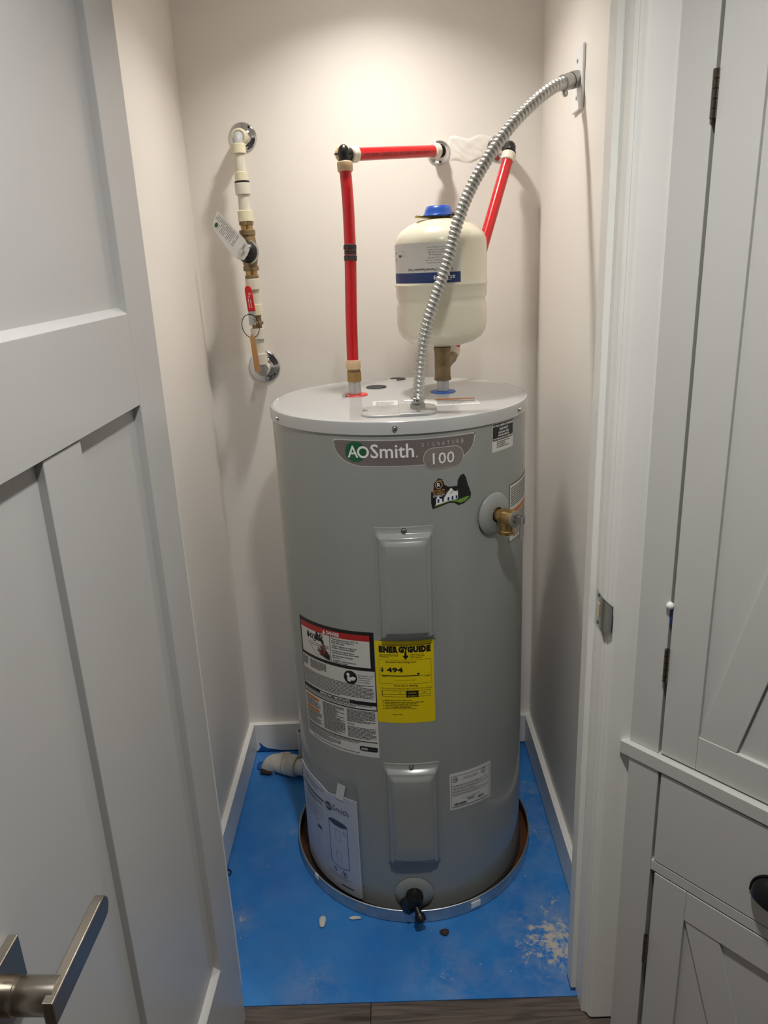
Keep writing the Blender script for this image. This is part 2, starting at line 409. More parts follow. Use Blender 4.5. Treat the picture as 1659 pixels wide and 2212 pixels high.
# ================================================================== SETTING
YB, XL, XR = 0.3826, -0.5002, 0.3824
YF0, YF1 = -0.536, -0.42            # front wall, hall face and closet face
ZC, ZH = 2.28, 1.865                # ceiling, door head
HX0, HX1, HY = -1.25, 1.15, -2.95   # hall
T = 0.1
struct(MB().box(XL - T, XL, YF1, YB + T, -0.05, ZC).build('wall_left', 'wall_paint'))
struct(MB().box(XR, XR + T, YF1, YB + T, -0.05, ZC).build('wall_right', 'wall_paint'))
wb = struct(MB().box(XL, XR, YB, YB + T, -0.05, ZC).build('wall_back', 'wall_paint'))
wf = MB(); wf.box(HX0, -0.418, YF0, YF1, -0.05, ZC); wf.box(0.345, HX1, YF0, YF1, -0.05, ZC); wf.box(-0.418, 0.345, YF0, YF1, ZH + 0.024, ZC)
struct(wf.build('wall_front', 'hall_paint'))
struct(MB().box(HX0 - T, HX0, HY, YF0, -0.05, ZC).build('wall_hall_left', 'hall_paint'))
struct(MB().box(HX1, HX1 + T, HY, YF0, -0.05, ZC).build('wall_hall_right', 'hall_paint'))
struct(MB().box(HX0 - T, HX1 + T, HY - T, HY, -0.05, ZC).build('wall_near', 'hall_paint'))
struct(MB().box(HX0 - T, HX1 + T, HY - T, YB + T, ZC, ZC + 0.06).build('ceiling', 'ceiling_paint'))
struct(MB().box(XL, XR, -0.5, YB, -0.05, 0.0).build('floor_closet', 'blue_floor'), 'blue painted closet floor with plaster scuffs')
# hall floor: sub floor with separate planks running left to right
fl = struct(MB().box(HX0, HX1, HY, -0.5, -0.05, -0.009).build('floor', 'debris_dark'), 'grey brown wood plank floor of the hallway')
PW, PL = 0.166, 1.1
pm = MB().box(0, PL - 0.0012, 0, PW - 0.0012, -0.009, -0.0002).build('plank', 'grey_wood', fl, bevel=0.0008)
row = 0; y = -0.5 - PW + 0.0; first = True
starts = [-0.107, -0.62, 0.18, -0.41, -0.02]
while y > HY - PW:
    x = starts[row % 5] - 2 * PL
    while x < HX1:
        if x + PL > HX0:
            o = pm if first else pm.copy()
            if not first: C.objects.link(o); o.parent = fl
            first = False; o.location = (x * S, y * S, 0)
        x += PL
    row += 1; y -= PW
# baseboards, lifted a hair so the dark joint shows
BT, BH = 0.0161, 0.1019
struct(MB().box(XL, XL + BT, YF1, YB, 0.0055, BH).build('baseboard_left', 'trim_paint', bevel=0.0012))
struct(MB().box(XR - BT, XR, YF1, YB, 0.0055, BH).build('baseboard_right', 'trim_paint', bevel=0.0012))
bb = struct(MB().box(XL + BT, XR - BT, YB - BT, YB, 0.0055, BH).build('baseboard_back', 'trim_paint', bevel=0.0012))
sm = Decal(lambda u, v, h: (u, YB - BT - h, v))
sm.poly('blue_smear', [(-0.478, 0.006), (-0.40, 0.006), (-0.43, 0.012), (-0.449, 0.016), (-0.462, 0.024), (-0.471, 0.036), (-0.474, 0.036), (-0.471, 0.02), (-0.478, 0.012)], 0)
sm.build('paint_smear', bb, 'blue_smear')
# plaster patch between the right hand flanges
def patch(u, v):
    e = min(u, 1 - u, v, 1 - v) * 8; hgt = 0.0006 + 0.0022 * min(1, e) * (0.6 + 0.4 * sin(u * 19 + v * 7) * cos(v * 13 + u * 5))
    x = 0.148 + 0.115 * u + 0.004 * sin(v * 9); z = 1.693 + 0.058 * v + 0.004 * sin(u * 11)
    return (x, YB - (hgt if 0 < u < 1 and 0 < v < 1 else -0.0005), z)
MB().surf(24, 14, patch).build('plaster_patch', 'wall_paint', wb)
# door jambs, stops and casings
j = thing('trim_1', 'white door jamb with stop and strike plate on the right', 'door frame', (0.321, -0.5, 0), kind='structure')
MB().box(0.321, 0.345, YF0, YF1, 0.001, ZH).build('jamb', 'trim_paint', j, bevel=0.001)
MB().box(0.310, 0.3212, -0.492, -0.455, 0.012, ZH - 0.011).build('door_stop', 'trim_paint', j, bevel=0.0015)
casing = [(0.327, -0.5365), (0.327, -0.5405), (0.3305, -0.5425), (0.332, -0.547), (0.3345, -0.5505), (0.338, -0.552), (0.395, -0.552), (0.395, -0.5365)]
MB().prism(casing, 0.006, ZH + 0.06).build('casing', 'trim_paint', j, sharp=60)
sk = MB()
def strike(u, v):
    # plate on the jamb, lip curling out past the casing
    yy = -0.498 - 0.06 * u; xx = 0.3200 if u < 0.62 else 0.3200 + 0.010 * ((u - 0.62) / 0.38) ** 2
    hh = 0.0305 if u < 0.5 else 0.0305 - 0.007 * ((u - 0.5) / 0.5) ** 2
    return xx, yy, 0.892 + (2 * v - 1) * hh
sk.surf(16, 6, strike); n0 = len(sk.v); sk.surf(16, 6, lambda u, v: (strike(u, v)[0] + 0.0014, strike(u, v)[1], strike(u, v)[2]))
so = sk.build('strike_plate', 'steel', j)
MB().box(0.3190, 0.3199, -0.521, -0.508, 0.880, 0.904).build('latch_hole', 'bare_wood', so, bevel=0.003)
for zz in (0.867, 0.917): MB().lathe([(0.0032, 0), (0.0028, 0.0006), (1e-6, 0.0009)], (0.3197, -0.513, zz), (-1, 0, 0), 12).build('screw', 'dark_nickel', so)
j2 = thing('trim_2', 'white door jamb hidden behind the open door', 'door frame', (-0.394, -0.5, 0), kind='structure')
MB().box(-0.418, -0.394, YF0, YF1, 0.001, ZH).build('jamb', 'trim_paint', j2, bevel=0.001)
MB().box(-0.3942, -0.384, -0.492, -0.455, 0.012, ZH - 0.011).build('door_stop', 'trim_paint', j2, bevel=0.0015)
MB().box(-0.468, -0.400, -0.552, -0.5365, 0.006, ZH + 0.06).build('casing', 'trim_paint', j2, bevel=0.003)
j3 = thing('trim_3', 'white head jamb and casing over the doorway', 'door frame', (0, -0.5, ZH), kind='structure')
MB().box(-0.418, 0.345, YF0, YF1, ZH, ZH + 0.024).build('jamb', 'trim_paint', j3)
MB().box(-0.384, 0.310, -0.492, -0.455, ZH - 0.011, ZH).build('door_stop', 'trim_paint', j3)
MB().box(-0.468, 0.395, -0.552, -0.5365, ZH + 0.006, ZH + 0.068).build('casing', 'trim_paint', j3, bevel=0.003)

# open closet door ---------------------------------------------------------
dh = Vector((-0.3624, -0.5358)); da = radians(2.0); dv = Vector((-sin(da), -cos(da))); dn = Vector((cos(da), -sin(da)))
tl = radians(0.9)
def DT(p):
    s_, w_, z_ = p; s2 = s_ * cos(tl) - (z_ - 0.012) * sin(tl) * 0.35; z2 = z_ - s_ * sin(tl)
    q = dh + dv * s2 + dn * w_; return (q.x, q.y, z2)
door = thing('door_1', 'light grey panelled door standing open with satin lever handle', 'door', (dh.x, dh.y, 0.012), kind='structure')
DW, D0, D1 = 0.711, 0.012, 1.855
MB(DT).box(0.09, 0.62, -0.023, -0.012, 0.2, 1.84).build('panel', 'door_paint', door)
def dpart(n, *b): return MB(DT).box(*b).build(n, 'door_paint', door, bevel=0.0012)
dpart('stile', 0, 0.102, -0.035, 0, D0, D1); dpart('stile', 0.609, DW, -0.035, 0, D0, D1)
def drail(z0, z1, ch_):
    # rail with a sloped upper edge running back to the panel
    return MB(DT).prism([(-0.035, z0), (-0.0002, z0), (-0.0002, z1), (-0.0118, z1 + ch_), (-0.035, z1 + ch_)], 0.1021, 0.6089, lambda a, b, h: (h, a, b)).build('rail', 'door_paint', door, bevel=0.0008)
drail(1.291, 1.4140, 0.0085); drail(D0, 0.2600, 0.0085); dpart('rail', 0.1021, 0.6089, -0.035, -0.0002, 1.81, D1)
dpart('mullion', 0.300, 0.393, -0.035, -0.0022, 0.2655, 1.2895)
# lever set
LS, LZ = 0.648, 0.877
lv = MB(DT).box(LS - 0.033, LS + 0.033, 0.0005, 0.0095, LZ - 0.033, LZ + 0.033).build('lever_handle', 'nickel', door, bevel=0.0012)
def lathe_door(prof, s_, z_, seg=32): 
    m = MB().lathe(prof, (0, 0, 0), (0, 1, 0), seg); r = MB(DT); r.add([(s_ + p[0], p[1], z_ + p[2]) for p in m.v], m.f); return r
lathe_door([(0.0165, 0.0095), (0.0165, 0.019), (0.0155, 0.0195), (0.0155, 0.0225), (0.0158, 0.023), (0.0158, 0.056)], LS, LZ).build('neck', 'nickel', lv)
arm = MB(DT)
arm.surf(1, 1, lambda u, v: (0, 0, 0)); arm = MB(DT)
prof = [(0.000, -0.012), (0.007, -0.0125), (0.0095, -0.010), (0.0095, 0.010), (0.007, 0.0125), (0.000, 0.012)]
arm.prism([(LS + 0.018, -0.0125), (LS + 0.018, 0.0125), (LS - 0.088, 0.0125), (LS - 0.098, 0.011), (LS - 0.103, 0.004), (LS - 0.103, -0.004), (LS - 0.098, -0.011), (LS - 0.088, -0.0125)], 0.050, 0.0605, lambda a, b, h: (a, h, LZ + b))
arm.build('lever', 'nickel', lv, bevel=0.0014)
MB(DT).box(DW - 0.0002, DW + 0.0012, -0.030, -0.006, LZ - 0.028, LZ + 0.028).build('latch_plate', 'nickel', door)
for hz in (0.2, 0.95, 1.68):
    MB().cyl((dh.x - 0.031, YF0 - 0.010, hz), (dh.x - 0.031, YF0 - 0.010, hz + 0.085), 0.006).build('hinge', 'nickel', door)

# lamps ---------------------------------------------------------------------
def lamp(loc, m, label, k=1.0):
    # surface mounted can: white cylinder with a frosted disc set up inside it
    t = thing('ceiling_light', label, 'ceiling light', (loc[0], loc[1], ZC), 'ceiling lights above the picture')
    MB().lathe([(0.066, -0.0005), (0.066, -0.080), (0.064, -0.082), (0.060, -0.080), (0.059, -0.020), (1e-5, -0.020)], (loc[0], loc[1], ZC), (0, 0, 1), 40).build('housing', 'plate_white', t)
    MB().lathe([(0.056 * k, -0.0215), (0.050 * k, -0.0245), (0.025 * k, -0.027), (1e-5, -0.0275)], (loc[0], loc[1], ZC), (0, 0, 1), 24, close=False).build('diffuser', m, t)
lamp(CLOSET_LAMP, 'closet_bulb', 'white cylinder ceiling light inside the closet', 0.70)
lamp(HALL_LAMP, 'hall_bulb', 'white cylinder ceiling light in the hallway just before the doorway')
#@@THINGS
# ================================================================== WATER HEATER
R, ZT = 0.28, 1.1818
def U(deg): return R * radians(deg)
TM = cylmap(0, 0, R)
wh = thing('water_heater', 'tall grey cylindrical electric water heater standing in a metal pan', 'water heater', (0, 0, 0.006))
MB().lathe([(R - 0.004, 0.008), (R, 0.012), (R, 1.165)], seg=128).build('tank_body', 'tank_paint', wh)
cp_ = MB().lathe([(R + 0.0012, 1.1545), (R + 0.0032, 1.1555), (R + 0.0034, 1.1745), (R + 0.0022, 1.1795), (R - 0.001, ZT - 0.0002), (R - 0.006, ZT), (1e-5, ZT)], seg=128, close=False).build('top_cap', 'cap_paint', wh)
def on_tank(th, z, h=0.0): a = radians(th); return Vector(((R + h) * sin(a), -(R + h) * cos(a), z))
def rad(th): a = radians(th); return Vector((sin(a), -cos(a), 0))
for th, z in ((-62.9, 1.166), (-2.3, 1.1675), (60, 1.1668), (120, 1.167), (180, 1.167), (-120, 1.167)):
    MB().lathe([(0.0052, 0), (0.0052, 0.001), (0.0038, 0.0012), (0.0038, 0.0036), (0.003, 0.0042), (1e-6, 0.0044)], on_tank(th, z, 0.0034), rad(th), 6 * 3).build('cap_screw', 'steel', cp_)
# pressed steel access panels
def access(z0, z1, t0, t1):
    u0, u1 = U(t0), U(t1)
    ins = [0, 0.0008, 0.0125, 0.0145, 0.0195, 0.0215, 0.0245, 0.0265, 0.0325, 0.0355]
    hh = {0: 0.0018, 0.0125: 0.0018, 0.0145: 0.0040, 0.0195: 0.0125, 0.0215: 0.0138, 0.0245: 0.0138, 0.0265: 0.0152, 0.0325: 0.0200, 0.0355: 0.0208}
    OF = 0.0085; near = [0, 0.0008] + [i - OF for i in ins[2:]]
    us = sorted([u0 + i for i in near] + [u0 + (u1 - u0) * k / 8 for k in range(3, 6)] + [u1 - i for i in near])
    zs = sorted([z0 + i for i in near] + [z0 + (z1 - z0) * k / 8 for k in range(2, 7)] + [z1 - i for i in ins]); m = MB(); v = []
    def prof(d):
        ks = sorted(hh)
        for a, b in zip(ks, ks[1:]):
            if a <= d <= b: return hh[a] + (hh[b] - hh[a]) * (d - a) / (b - a)
        return hh[ks[-1]]
    for z in zs:
        for u in us:
            du = min(u - u0, u1 - u); e = min(du, z - z0, z1 - z)
            h_ = 0.0 if e < 0.0004 else prof(max(0, min(du + OF, z - z0 + OF, z1 - z)))
            v.append(TM(u, z, 0.0002 + h_))
    n = len(us); fs = [(q * n + i, q * n + i + 1, (q + 1) * n + i + 1, (q + 1) * n + i) for q in range(len(zs) - 1) for i in range(n - 1)]
    o = m.add(v, fs).build('access_panel', 'tank_paint', wh, sharp=55)
    th = (t0 + t1) / 2
    MB().lathe([(0.006, 0), (0.006, 0.0008), (0.0042, 0.001), (0.0042, 0.004), (0.0034, 0.0048), (1e-6, 0.005)], on_tank(th, z1 - 0.0075, 0.0018), rad(th), 18).build('screw', 'steel', o)
access(0.7225, 0.9705, -12.4, 11.9); access(0.1490, 0.4215, -13.4, 12.1)
# name badge
d = Decal(TM); bu0, bu1, bt, bh = U(-28.2), U(31.1), 1.1458, 0.0535
def boat(ins):
    L, Rr, t, b = bu0 + ins, bu1 - ins, bt - ins, bt - bh + ins
    us = [L + (Rr - L) * i / 90 for i in range(91)]; rw = 0.062
    def bot(u):
        e = min(1, (u - L) / rw); g = min(1, (Rr - u) / rw); e = min(e, g)
        return t - (t - b) * sqrt(max(0, 1 - (1 - e) ** 2.0)) ** 0.9 if e < 1 else b
    return us, bot, (lambda u: t - 0.003 * (1 - min(1, min(u - L, Rr - u) / 0.006)))
us, bot, top = boat(0); d.strip('badge_line', us, bot, top, 0)
us, bot, top = boat(0.0022); d.strip('badge_grey', us, bot, top, 1)
pc, pz = U(16.8), 1.1045
d.rrect('badge_line', pc - 0.0415, pc + 0.0415, pz - 0.0212, pz + 0.0212, 0.0205, 2)
MATS_b2 = mat('badge_light', rgb(128, 120, 116), 0.35)
d.rrect('badge_light', pc - 0.0402, pc + 0.0402, pz - 0.0199, pz + 0.0199, 0.0193, 3)
d.disc('ink_green', U(-18.3), 1.1222, 0.0212, 0.0200, 3)
d.text('ink_white', 'A', U(-21.6), U(-17.2), 1.1105, 1.1335, 4, 0.012)
d.ring('ink_white', U(-15.2), 1.1218, 0.0118, 0.0118, 0.0042, 4)
d.text('ink_white', 'Smith', U(-12.2), U(4.8), 1.1098, 1.1375, 4, 0.012)
d.ring('ink_white', U(5.9), 1.1112, 0.0017, 0.0017, 0.0008, 4, 14)
for i, ch in enumerate('SIGNATURE'):
    a = 8.3 + i * 2.06; wd = 0.25 if ch == 'I' else 1.05
    d.text('badge_line', ch, U(a - wd / 2), U(a + wd / 2), 1.1292 , 1.1366, 4)
d.text('ink_soft', '100', U(12.3), U(21.3), 1.0920, 1.1145, 4)
d.text('ink_white', '100', U(12.1), U(21.1), 1.0926, 1.1151, 5, 0.006)
d.build('name_badge', wh, 'badge_line', 'lettering')
# white and black notice near the top right
d = Decal(TM); a, b, z0, z1 = U(40.1), U(55.4), 1.0955, 1.1537
d.rect('label_white', a, b, z0, z1, 0); d.rect('ink', a + 0.0015, b - 0.0015, z0 + 0.0225, z1 - 0.0015, 1)
for t, zz, h, x0, x1 in (('IF YOU HAVE A PROBLEM', 1.1455, 0.0042, .04, .96), ('DO NOT', 1.1375, 0.0052, .30, .70), ('RETURN THIS', 1.1312, 0.0038, .26, .74), ('WATER HEATER', 1.1255, 0.0038, .24, .76), ('TO THE PLACE OF PURCHASE', 1.1196, 0.0036, .04, .96)):
    d.text('ink_white', t, a + (b - a) * x0, a + (b - a) * x1, zz, zz + h, 2, 0.03)
d.bars('ink_grey', a + 0.014, b - 0.014, z0 + 0.006, z0 + 0.020, 4, 1, 0.5, 0.9, 5)
d.build('problem_notice', wh, 'label_white')
# oval plumber's sticker: black die-cut with crown, initial and house (no figure)
d = Decal(TM); su, sz = U(19.9), 1.034
q = lambda x, y: (su + x * 0.0435, sz + y * 0.033)
out = [(-.92, -.95), (-.99, -.55), (-.98, .1), (-.86, .22), (-.84, .62), (-.62, .92), (-.42, .80), (-.36, .48), (-.15, .32), (.28, .30), (.30, .62), (.44, .92), (.62, .98), (.74, .70), (.80, .38), (.92, -.02), (1.0, -.32), (.96, -.58), (.60, -.86), (.32, -.92), (.12, -.72), (-.15, -.68)]
d.poly('ink', [q(*p) for p in out], 0)
d.ring('ink_gold', *q(-.62, .50), 0.0078, 0.0082, 0.0015, 1)
d.text('ink_white', 'R', q(-.70, 0)[0], q(-.54, 0)[0], q(0, .38)[1], q(0, .62)[1], 1, 0.02)
for k in range(5): d.poly('ink_gold', [q(-.78 + k * .08, .72), q(-.72 + k * .08, .72), q(-.75 + k * .08, .86 - abs(k - 2) * .03)], 1)
d.text('ink_gold', 'ROYALTY', *[q(x, 0)[0] for x in (-.92, -.32)], q(0, .06)[1], q(0, .22)[1], 1, 0.02)
d.text('ink_gold', 'PLUMBING', *[q(x, 0)[0] for x in (-.88, -.36)], q(0, -.08)[1], q(0, .03)[1], 1, 0.02)
d.bars('ink_white', *[q(x, 0)[0] for x in (-.90, -.34)], q(0, -.26)[1], q(0, -.12)[1], 2, 1, 0.4, 0.8, 3)
d.poly('ink_grass', [q(*p) for p in ((-.84, -.82), (-.1, -.58), (.2, -.66), (.44, -.80), (.70, -.70), (.92, -.48), (.80, -.44), (.3, -.56), (-.2, -.48), (-.80, -.66))], 1)
d.poly('ink_white', [q(*p) for p in ((-.76, -.72), (-.76, -.36), (-.66, -.16), (-.56, -.36), (-.40, -.34), (-.26, .0), (-.06, .26), (.16, -.02), (.30, .06), (.30, -.50), (-.2, -.56))], 2)
for x in (-.70, -.48, -.22, -.02, .18): d.rect('ink_navy', q(x, 0)[0], q(x + .09, 0)[0], q(0, -.58 + .12 * (x + .7))[1], q(0, -.36 + .10 * (x + .7))[1], 3)
d.line('ink', q(-.40, -.30), q(-.06, .28), 0.0014, 3); d.line('ink', q(-.06, .28), q(.30, -.04), 0.0014, 3); d.line('ink', q(-.1, -.1), q(.12, .1), 0.001, 3)
d.build('plumber_sticker', wh, 'ink')
# side instruction label
d = Decal(TM); a, b, z0, z1 = U(52.6), U(88), 0.886, 1.0145
d.rect('ink', a, b, z0, z1, 0); d.rect('label_white', a + 0.0018, b - 0.0018, z0 + 0.0018, z1 - 0.0018, 1)
d.bars('ink_grey', a + 0.006, b - 0.006, 0.963, 1.006, 9, 2, 0.5, 0.9, 8); d.rect('ink_orange', a + 0.012, b - 0.03, 0.947, 0.957, 2)
d.rect('ink_grey', a + 0.018, a + 0.0186, 0.890, 0.945, 2); d.bars('ink_grey', a + 0.022, b - 0.006, 0.892, 0.944, 11, 2, 0.5, 0.9, 9)
d.build('instruction_label', wh, 'ink')
# scald danger label ------------------------------------------------------
u0, u1, z0, z1 = U(-58.4), U(-14.8), 0.4255, 0.7325; W_, H_ = u1 - u0, z1 - z0
d = Decal(cylmap(0, 0, R, 0.055, (u0 + u1) / 2))
A = lambda a: u0 + a * W_
B = lambda b: z1 - b * H_
def drect(m, a0, a1, b0, b1, l): d.rect(m, A(a0), A(a1), B(b1), B(b0), l)
drect('label_white', 0, 1, 0, 1, 0)
drect('ink', 0, 1, 0, .30, 1); drect('ink_red', .03, .955, .026, .072, 2); drect('label_white', .03, .955, .072, .275, 2)
d.text('ink_white', 'DANGER', A(.46), A(.625), B(.064), B(.034), 3, 0.03)
d.poly('ink_white', [(A(.405), B(.065)), (A(.445), B(.065)), (A(.425), B(.033))], 3)
drect('ink', .497, .503, .072, .275, 3)
d.para('ink', ['Water temperature over 125°F can', 'cause severe burns instantly or', 'death from scalds.', '', 'Children, disabled and elderly are', 'at highest risk of being scalded.', '', 'See instruction manual before', 'setting temperature at water heater.', '', 'Feel water before bathing or', 'showering.', '', 'Temperature limiting valves are', 'available, see manual.'], A(.522), B(.080), 0.0036, 0.0046, 3, 0.93, 0.018)
# tap, stream and hand
for cx, cy in ((.20, .115), (.35, .095)):
    d.disc('ink', A(cx - .035), B(cy), 0.0045, 0.008, 3); d.ring('ink', A(cx + .03), B(cy), 0.0045, 0.0055, 0.0022, 3); d.line('ink', (A(cx - .03), B(cy)), (A(cx + .02), B(cy + .005)), 0.004, 3)
    d.line('ink', (A(cx + .012), B(cy - .02)), (A(cx + .012), B(cy + .022)), 0.0028, 3)
d.ring('ink', A(.27), B(.125), 0.0065, 0.0085, 0.002, 3); d.line('ink', (A(.27), B(.12)), (A(.39), B(.125)), 0.0085, 3); d.line('ink', (A(.385), B(.12)), (A(.40), B(.15)), 0.0075, 3)
d.line('ink', (A(.15), B(.170)), (A(.49), B(.160)), 0.0008, 3); d.line('ink', (A(.18), B(.185)), (A(.49), B(.175)), 0.0008, 3); d.line('ink', (A(.18), B(.185)), (A(.32), B(.27)), 0.0008, 3)
d.poly('ink_grey', [(A(.385), B(.152)), (A(.42), B(.152)), (A(.44), B(.2)), (A(.38), B(.2))], 3)
for k in range(5): d.text('ink_red', 'S', A(.35 + k * .025), A(.368 + k * .025), B(.178 + (k % 2) * .006), B(.163 + (k % 2) * .006), 4)
d.poly('ink_darkred', [(A(.485), B(.262)), (A(.485), B(.225)), (A(.46), B(.205)), (A(.425), B(.183)), (A(.425), B(.212)), (A(.37), B(.175)), (A(.35), B(.178)), (A(.375), B(.21)), (A(.325), B(.188)), (A(.315), B(.194)), (A(.36), B(.222)), (A(.31), B(.208)), (A(.305), B(.216)), (A(.37), B(.238)), (A(.34), B(.238)), (A(.335), B(.244)), (A(.40), B(.252))], 4)
d.poly('ink', [(A(.485), B(.268)), (A(.485), B(.225)), (A(.44), B(.222)), (A(.40), B(.235)), (A(.40), B(.252))], 5)
# table + fine print
d.bars('ink', A(.02), A(.12), B(.385), B(.315), 7, 1, .5, .7, 11); d.bars('ink', A(.16), A(.42), B(.385), B(.315), 7, 1, .5, .7, 12)
d.disc('ink', A(.725), B(.365), 0.0165, 0.0165, 1); d.disc('ink_white', A(.70), B(.345), 0.004, 0.0045, 2)
d.poly('ink_white', [(A(.69), B(.36)), (A(.72), B(.36)), (A(.735), B(.385)), (A(.72), B(.40)), (A(.69), B(.395))], 2); d.poly('ink_white', [(A(.725), B(.368)), (A(.75), B(.355)), (A(.79), B(.362)), (A(.77), B(.385)), (A(.74), B(.388))], 2)
d.para('ink_soft', ['See manual for more', 'information about', 'preventing burns', 'from hot water.'], A(.812), B(.334), 0.0032, 0.0054, 1, 0.95, 0.01)
d.bars('ink', A(.02), A(.97), B(.535), B(.415), 11, 1, .42, .6, 13)
drect('ink', 0, 1, .545, .575, 1); d.text('ink_white', 'IMPORTANT / IMPORTANTE', A(.30), A(.70), B(.570), B(.550), 2, 0.02)
drect('ink', 0, .008, .30, .615, 1); drect('ink', .992, 1, .30, .615, 1); drect('ink', 0, 1, .606, .615, 1)
d.bars('ink_grey', A(.03), A(.95), B(.603), B(.580), 2, 1, .5, .8, 14)
for b_ in (.635, .73): drect('ink_orange', .02, .26, b_, b_ + .022, 1)
d.bars('ink_grey', A(.02), A(.29), B(.725), B(.662), 7, 1, .5, .8, 15); d.bars('ink_grey', A(.02), A(.29), B(.80), B(.757), 5, 1, .5, .8, 16); d.bars('ink_grey', A(.02), A(.29), B(.86), B(.80), 6, 1, .5, .8, 26)
d.bars('ink', A(.325), A(.62), B(.86), B(.63), 26, 1, .5, .8, 17); d.bars('ink', A(.655), A(.975), B(.73), B(.625), 11, 1, .5, .8, 18)
d.text('ink', 'NOTICE', A(.655), A(.735), B(.752), B(.740), 1, 0.02); d.bars('ink', A(.655), A(.975), B(.86), B(.765), 9, 1, .45, .8, 19)
drect('ink', .01, .985, .872, .879, 1); d.bars('ink_grey', A(.02), A(.95), B(.905), B(.884), 2, 1, .5, .8, 20); d.bars('ink_grey', A(.02), A(.55), B(.96), B(.905), 6, 1, .5, .8, 21); d.bars('ink_grey', A(.10), A(.78), B(.988), B(.975), 1, 1, .4, 1, 22)
d.rrect('ink', A(.785), A(.985), B(.955), B(.915), 0.004, 1); d.text('ink_white', 'AHRI', A(.80), A(.875), B(.945), B(.926), 2, 0.02); d.text('ink_grey', 'CERTIFIED', A(.885), A(.975), B(.943), B(.930), 2)
d.build('scald_warning_label', wh, 'label_white')
# yellow energy label ------------------------------------------------------
u0, u1, z0, z1 = U(-14.6), U(10.7), 0.5245, 0.7205; W_, H_ = u1 - u0, z1 - z0
d = Decal(TM); d.rrect('label_yellow', u0, u1, z0, z1, 0.003, 0)
d.bars('ink_olive', A(.08), A(.95), B(.056), B(.044), 1, 1, .5, 1, 31)
x = .07
for ch, wd in (('E', .078), ('N', .092), ('E', .078), ('R', .090), ('G', .1), ('Y', .086), ('G', .1), ('U', .092), ('I', .042), ('D', .092), ('E', .078)):
    wd *= .945; d.text('ink', ch, A(x), A(x + wd), B(.138), B(.060), 1, 0.085); x += wd + .0035 - (.016 if ch in 'GY' and x < .55 else 0)
d.line('ink', (A(.522), B(.125)), (A(.522), B(.195)), 0.0042, 1); d.poly('ink', [(A(.475), B(.175)), (A(.50), B(.168)), (A(.522), B(.188)), (A(.545), B(.166)), (A(.575), B(.172)), (A(.522), B(.218))], 2)
d.bars('ink_olive', A(.08), A(.40), B(.200), B(.158), 3, 1, .45, .5, 32); d.bars('ink_olive', A(.60), A(.84), B(.215), B(.158), 3, 1, .35, .8, 33)
d.frame('ink_olive', A(.06), A(.95), B(.512), B(.222), 0.0005, 1)
d.text('ink', 'Estimated Yearly Energy Cost', A(.18), A(.70), B(.264), B(.236), 1, 0.012)
d.text('ink', '$', A(.085), A(.14), B(.372), B(.318), 1, 0.03); d.text('ink', '494', A(.19), A(.47), B(.372), B(.314), 1, 0.035)
drect('ink', .10, .74, .410, .417, 1); drect('ink', .10, .92, .4165, .4195, 1); drect('ink', .10, .103, .392, .42, 1); drect('ink', .917, .92, .392, .42, 1)
d.poly('ink', [(A(.70), B(.385)), (A(.76), B(.385)), (A(.73), B(.412)) ], 1); d.bars('ink_olive', A(.11), A(.18), B(.437), B(.426), 1, 1, .6, 1, 34); d.bars('ink_olive', A(.85), A(.92), B(.437), B(.426), 1, 1, .6, 1, 35)
d.text('ink_olive', 'Cost Range of Similar Models', A(.33), A(.68), B(.475), B(.462), 1)
d.text('ink', 'First Hour Rating', A(.31), A(.71), B(.550), B(.525), 1, 0.02); d.text('ink_olive', '(How much hot water you get in the first hour of use)', A(.07), A(.96), B(.583), B(.560), 1, 0.006)
d.frame('ink', A(.09), A(.93), B(.672), B(.595), 0.0006, 1); drect('ink', .09, .93, .642, .6445, 1); drect('ink', .09, .100, .595, .672, 1); drect('ink', .30, .303, .595, .642, 1)
drect('ink', .51, .72, .600, .676, 2); d.text('ink_olive', 'low', A(.38), A(.43), B(.632), B(.614), 1); d.text('label_yellow', 'medium', A(.55), A(.68), B(.632), B(.614), 3); d.text('ink_olive', 'high', A(.79), A(.85), B(.632), B(.611), 1); d.text('label_yellow', '57 Gallons', A(.54), A(.69), B(.667), B(.652), 3)
for k, b_ in enumerate((.722, .746, .788, .826)): d.disc('ink', A(.105), B(b_), 0.0011, 0.0011, 1, 10); d.bars('ink_olive', A(.13), A(.72 + .1 * (k % 2)), B(b_ + (.010 if k in (0, 3) else .030)), B(b_ - .008), 1 if k in (0, 3) else 2, 1, .4, .8, 40 + k)
d.text('ink_olive', 'ftc.gov/energy', A(.26), A(.44), B(.902), B(.884), 1, 0.02)
d.build('energy_label', wh, 'label_yellow')
# rating plate --------------------------------------------------------------
u0, u1, z0, z1 = U(16.8), U(39.6), 0.2800, 0.3780; W_, H_ = u1 - u0, z1 - z0
d = Decal(cylmap(0, 0, R, -0.05, (u0 + u1) / 2)); d.rrect('label_white', u0, u1, z0, z1, 0.004, 0); d.frame('ink_soft', A(.035), A(.965), B(.945), B(.085), 0.0008, 1)
d.ring('ink', A(.12), B(.19), 0.0062, 0.0070, 0.0014, 1); d.text('ink', 'SA', A(.095), A(.155), B(.215), B(.165), 1, 0.03); d.ring('ink', A(.80), B(.17), 0.0062, 0.0066, 0.0012, 1); d.text('ink', 'UL', A(.78), A(.82), B(.195), B(.145), 1, 0.02)
d.text('ink_soft', 'ELECTRIC STORAGE', A(.31), A(.64), B(.185), B(.158), 1); d.text('ink_soft', 'TANK WATER HEATER', A(.30), A(.65), B(.225), B(.198), 1)
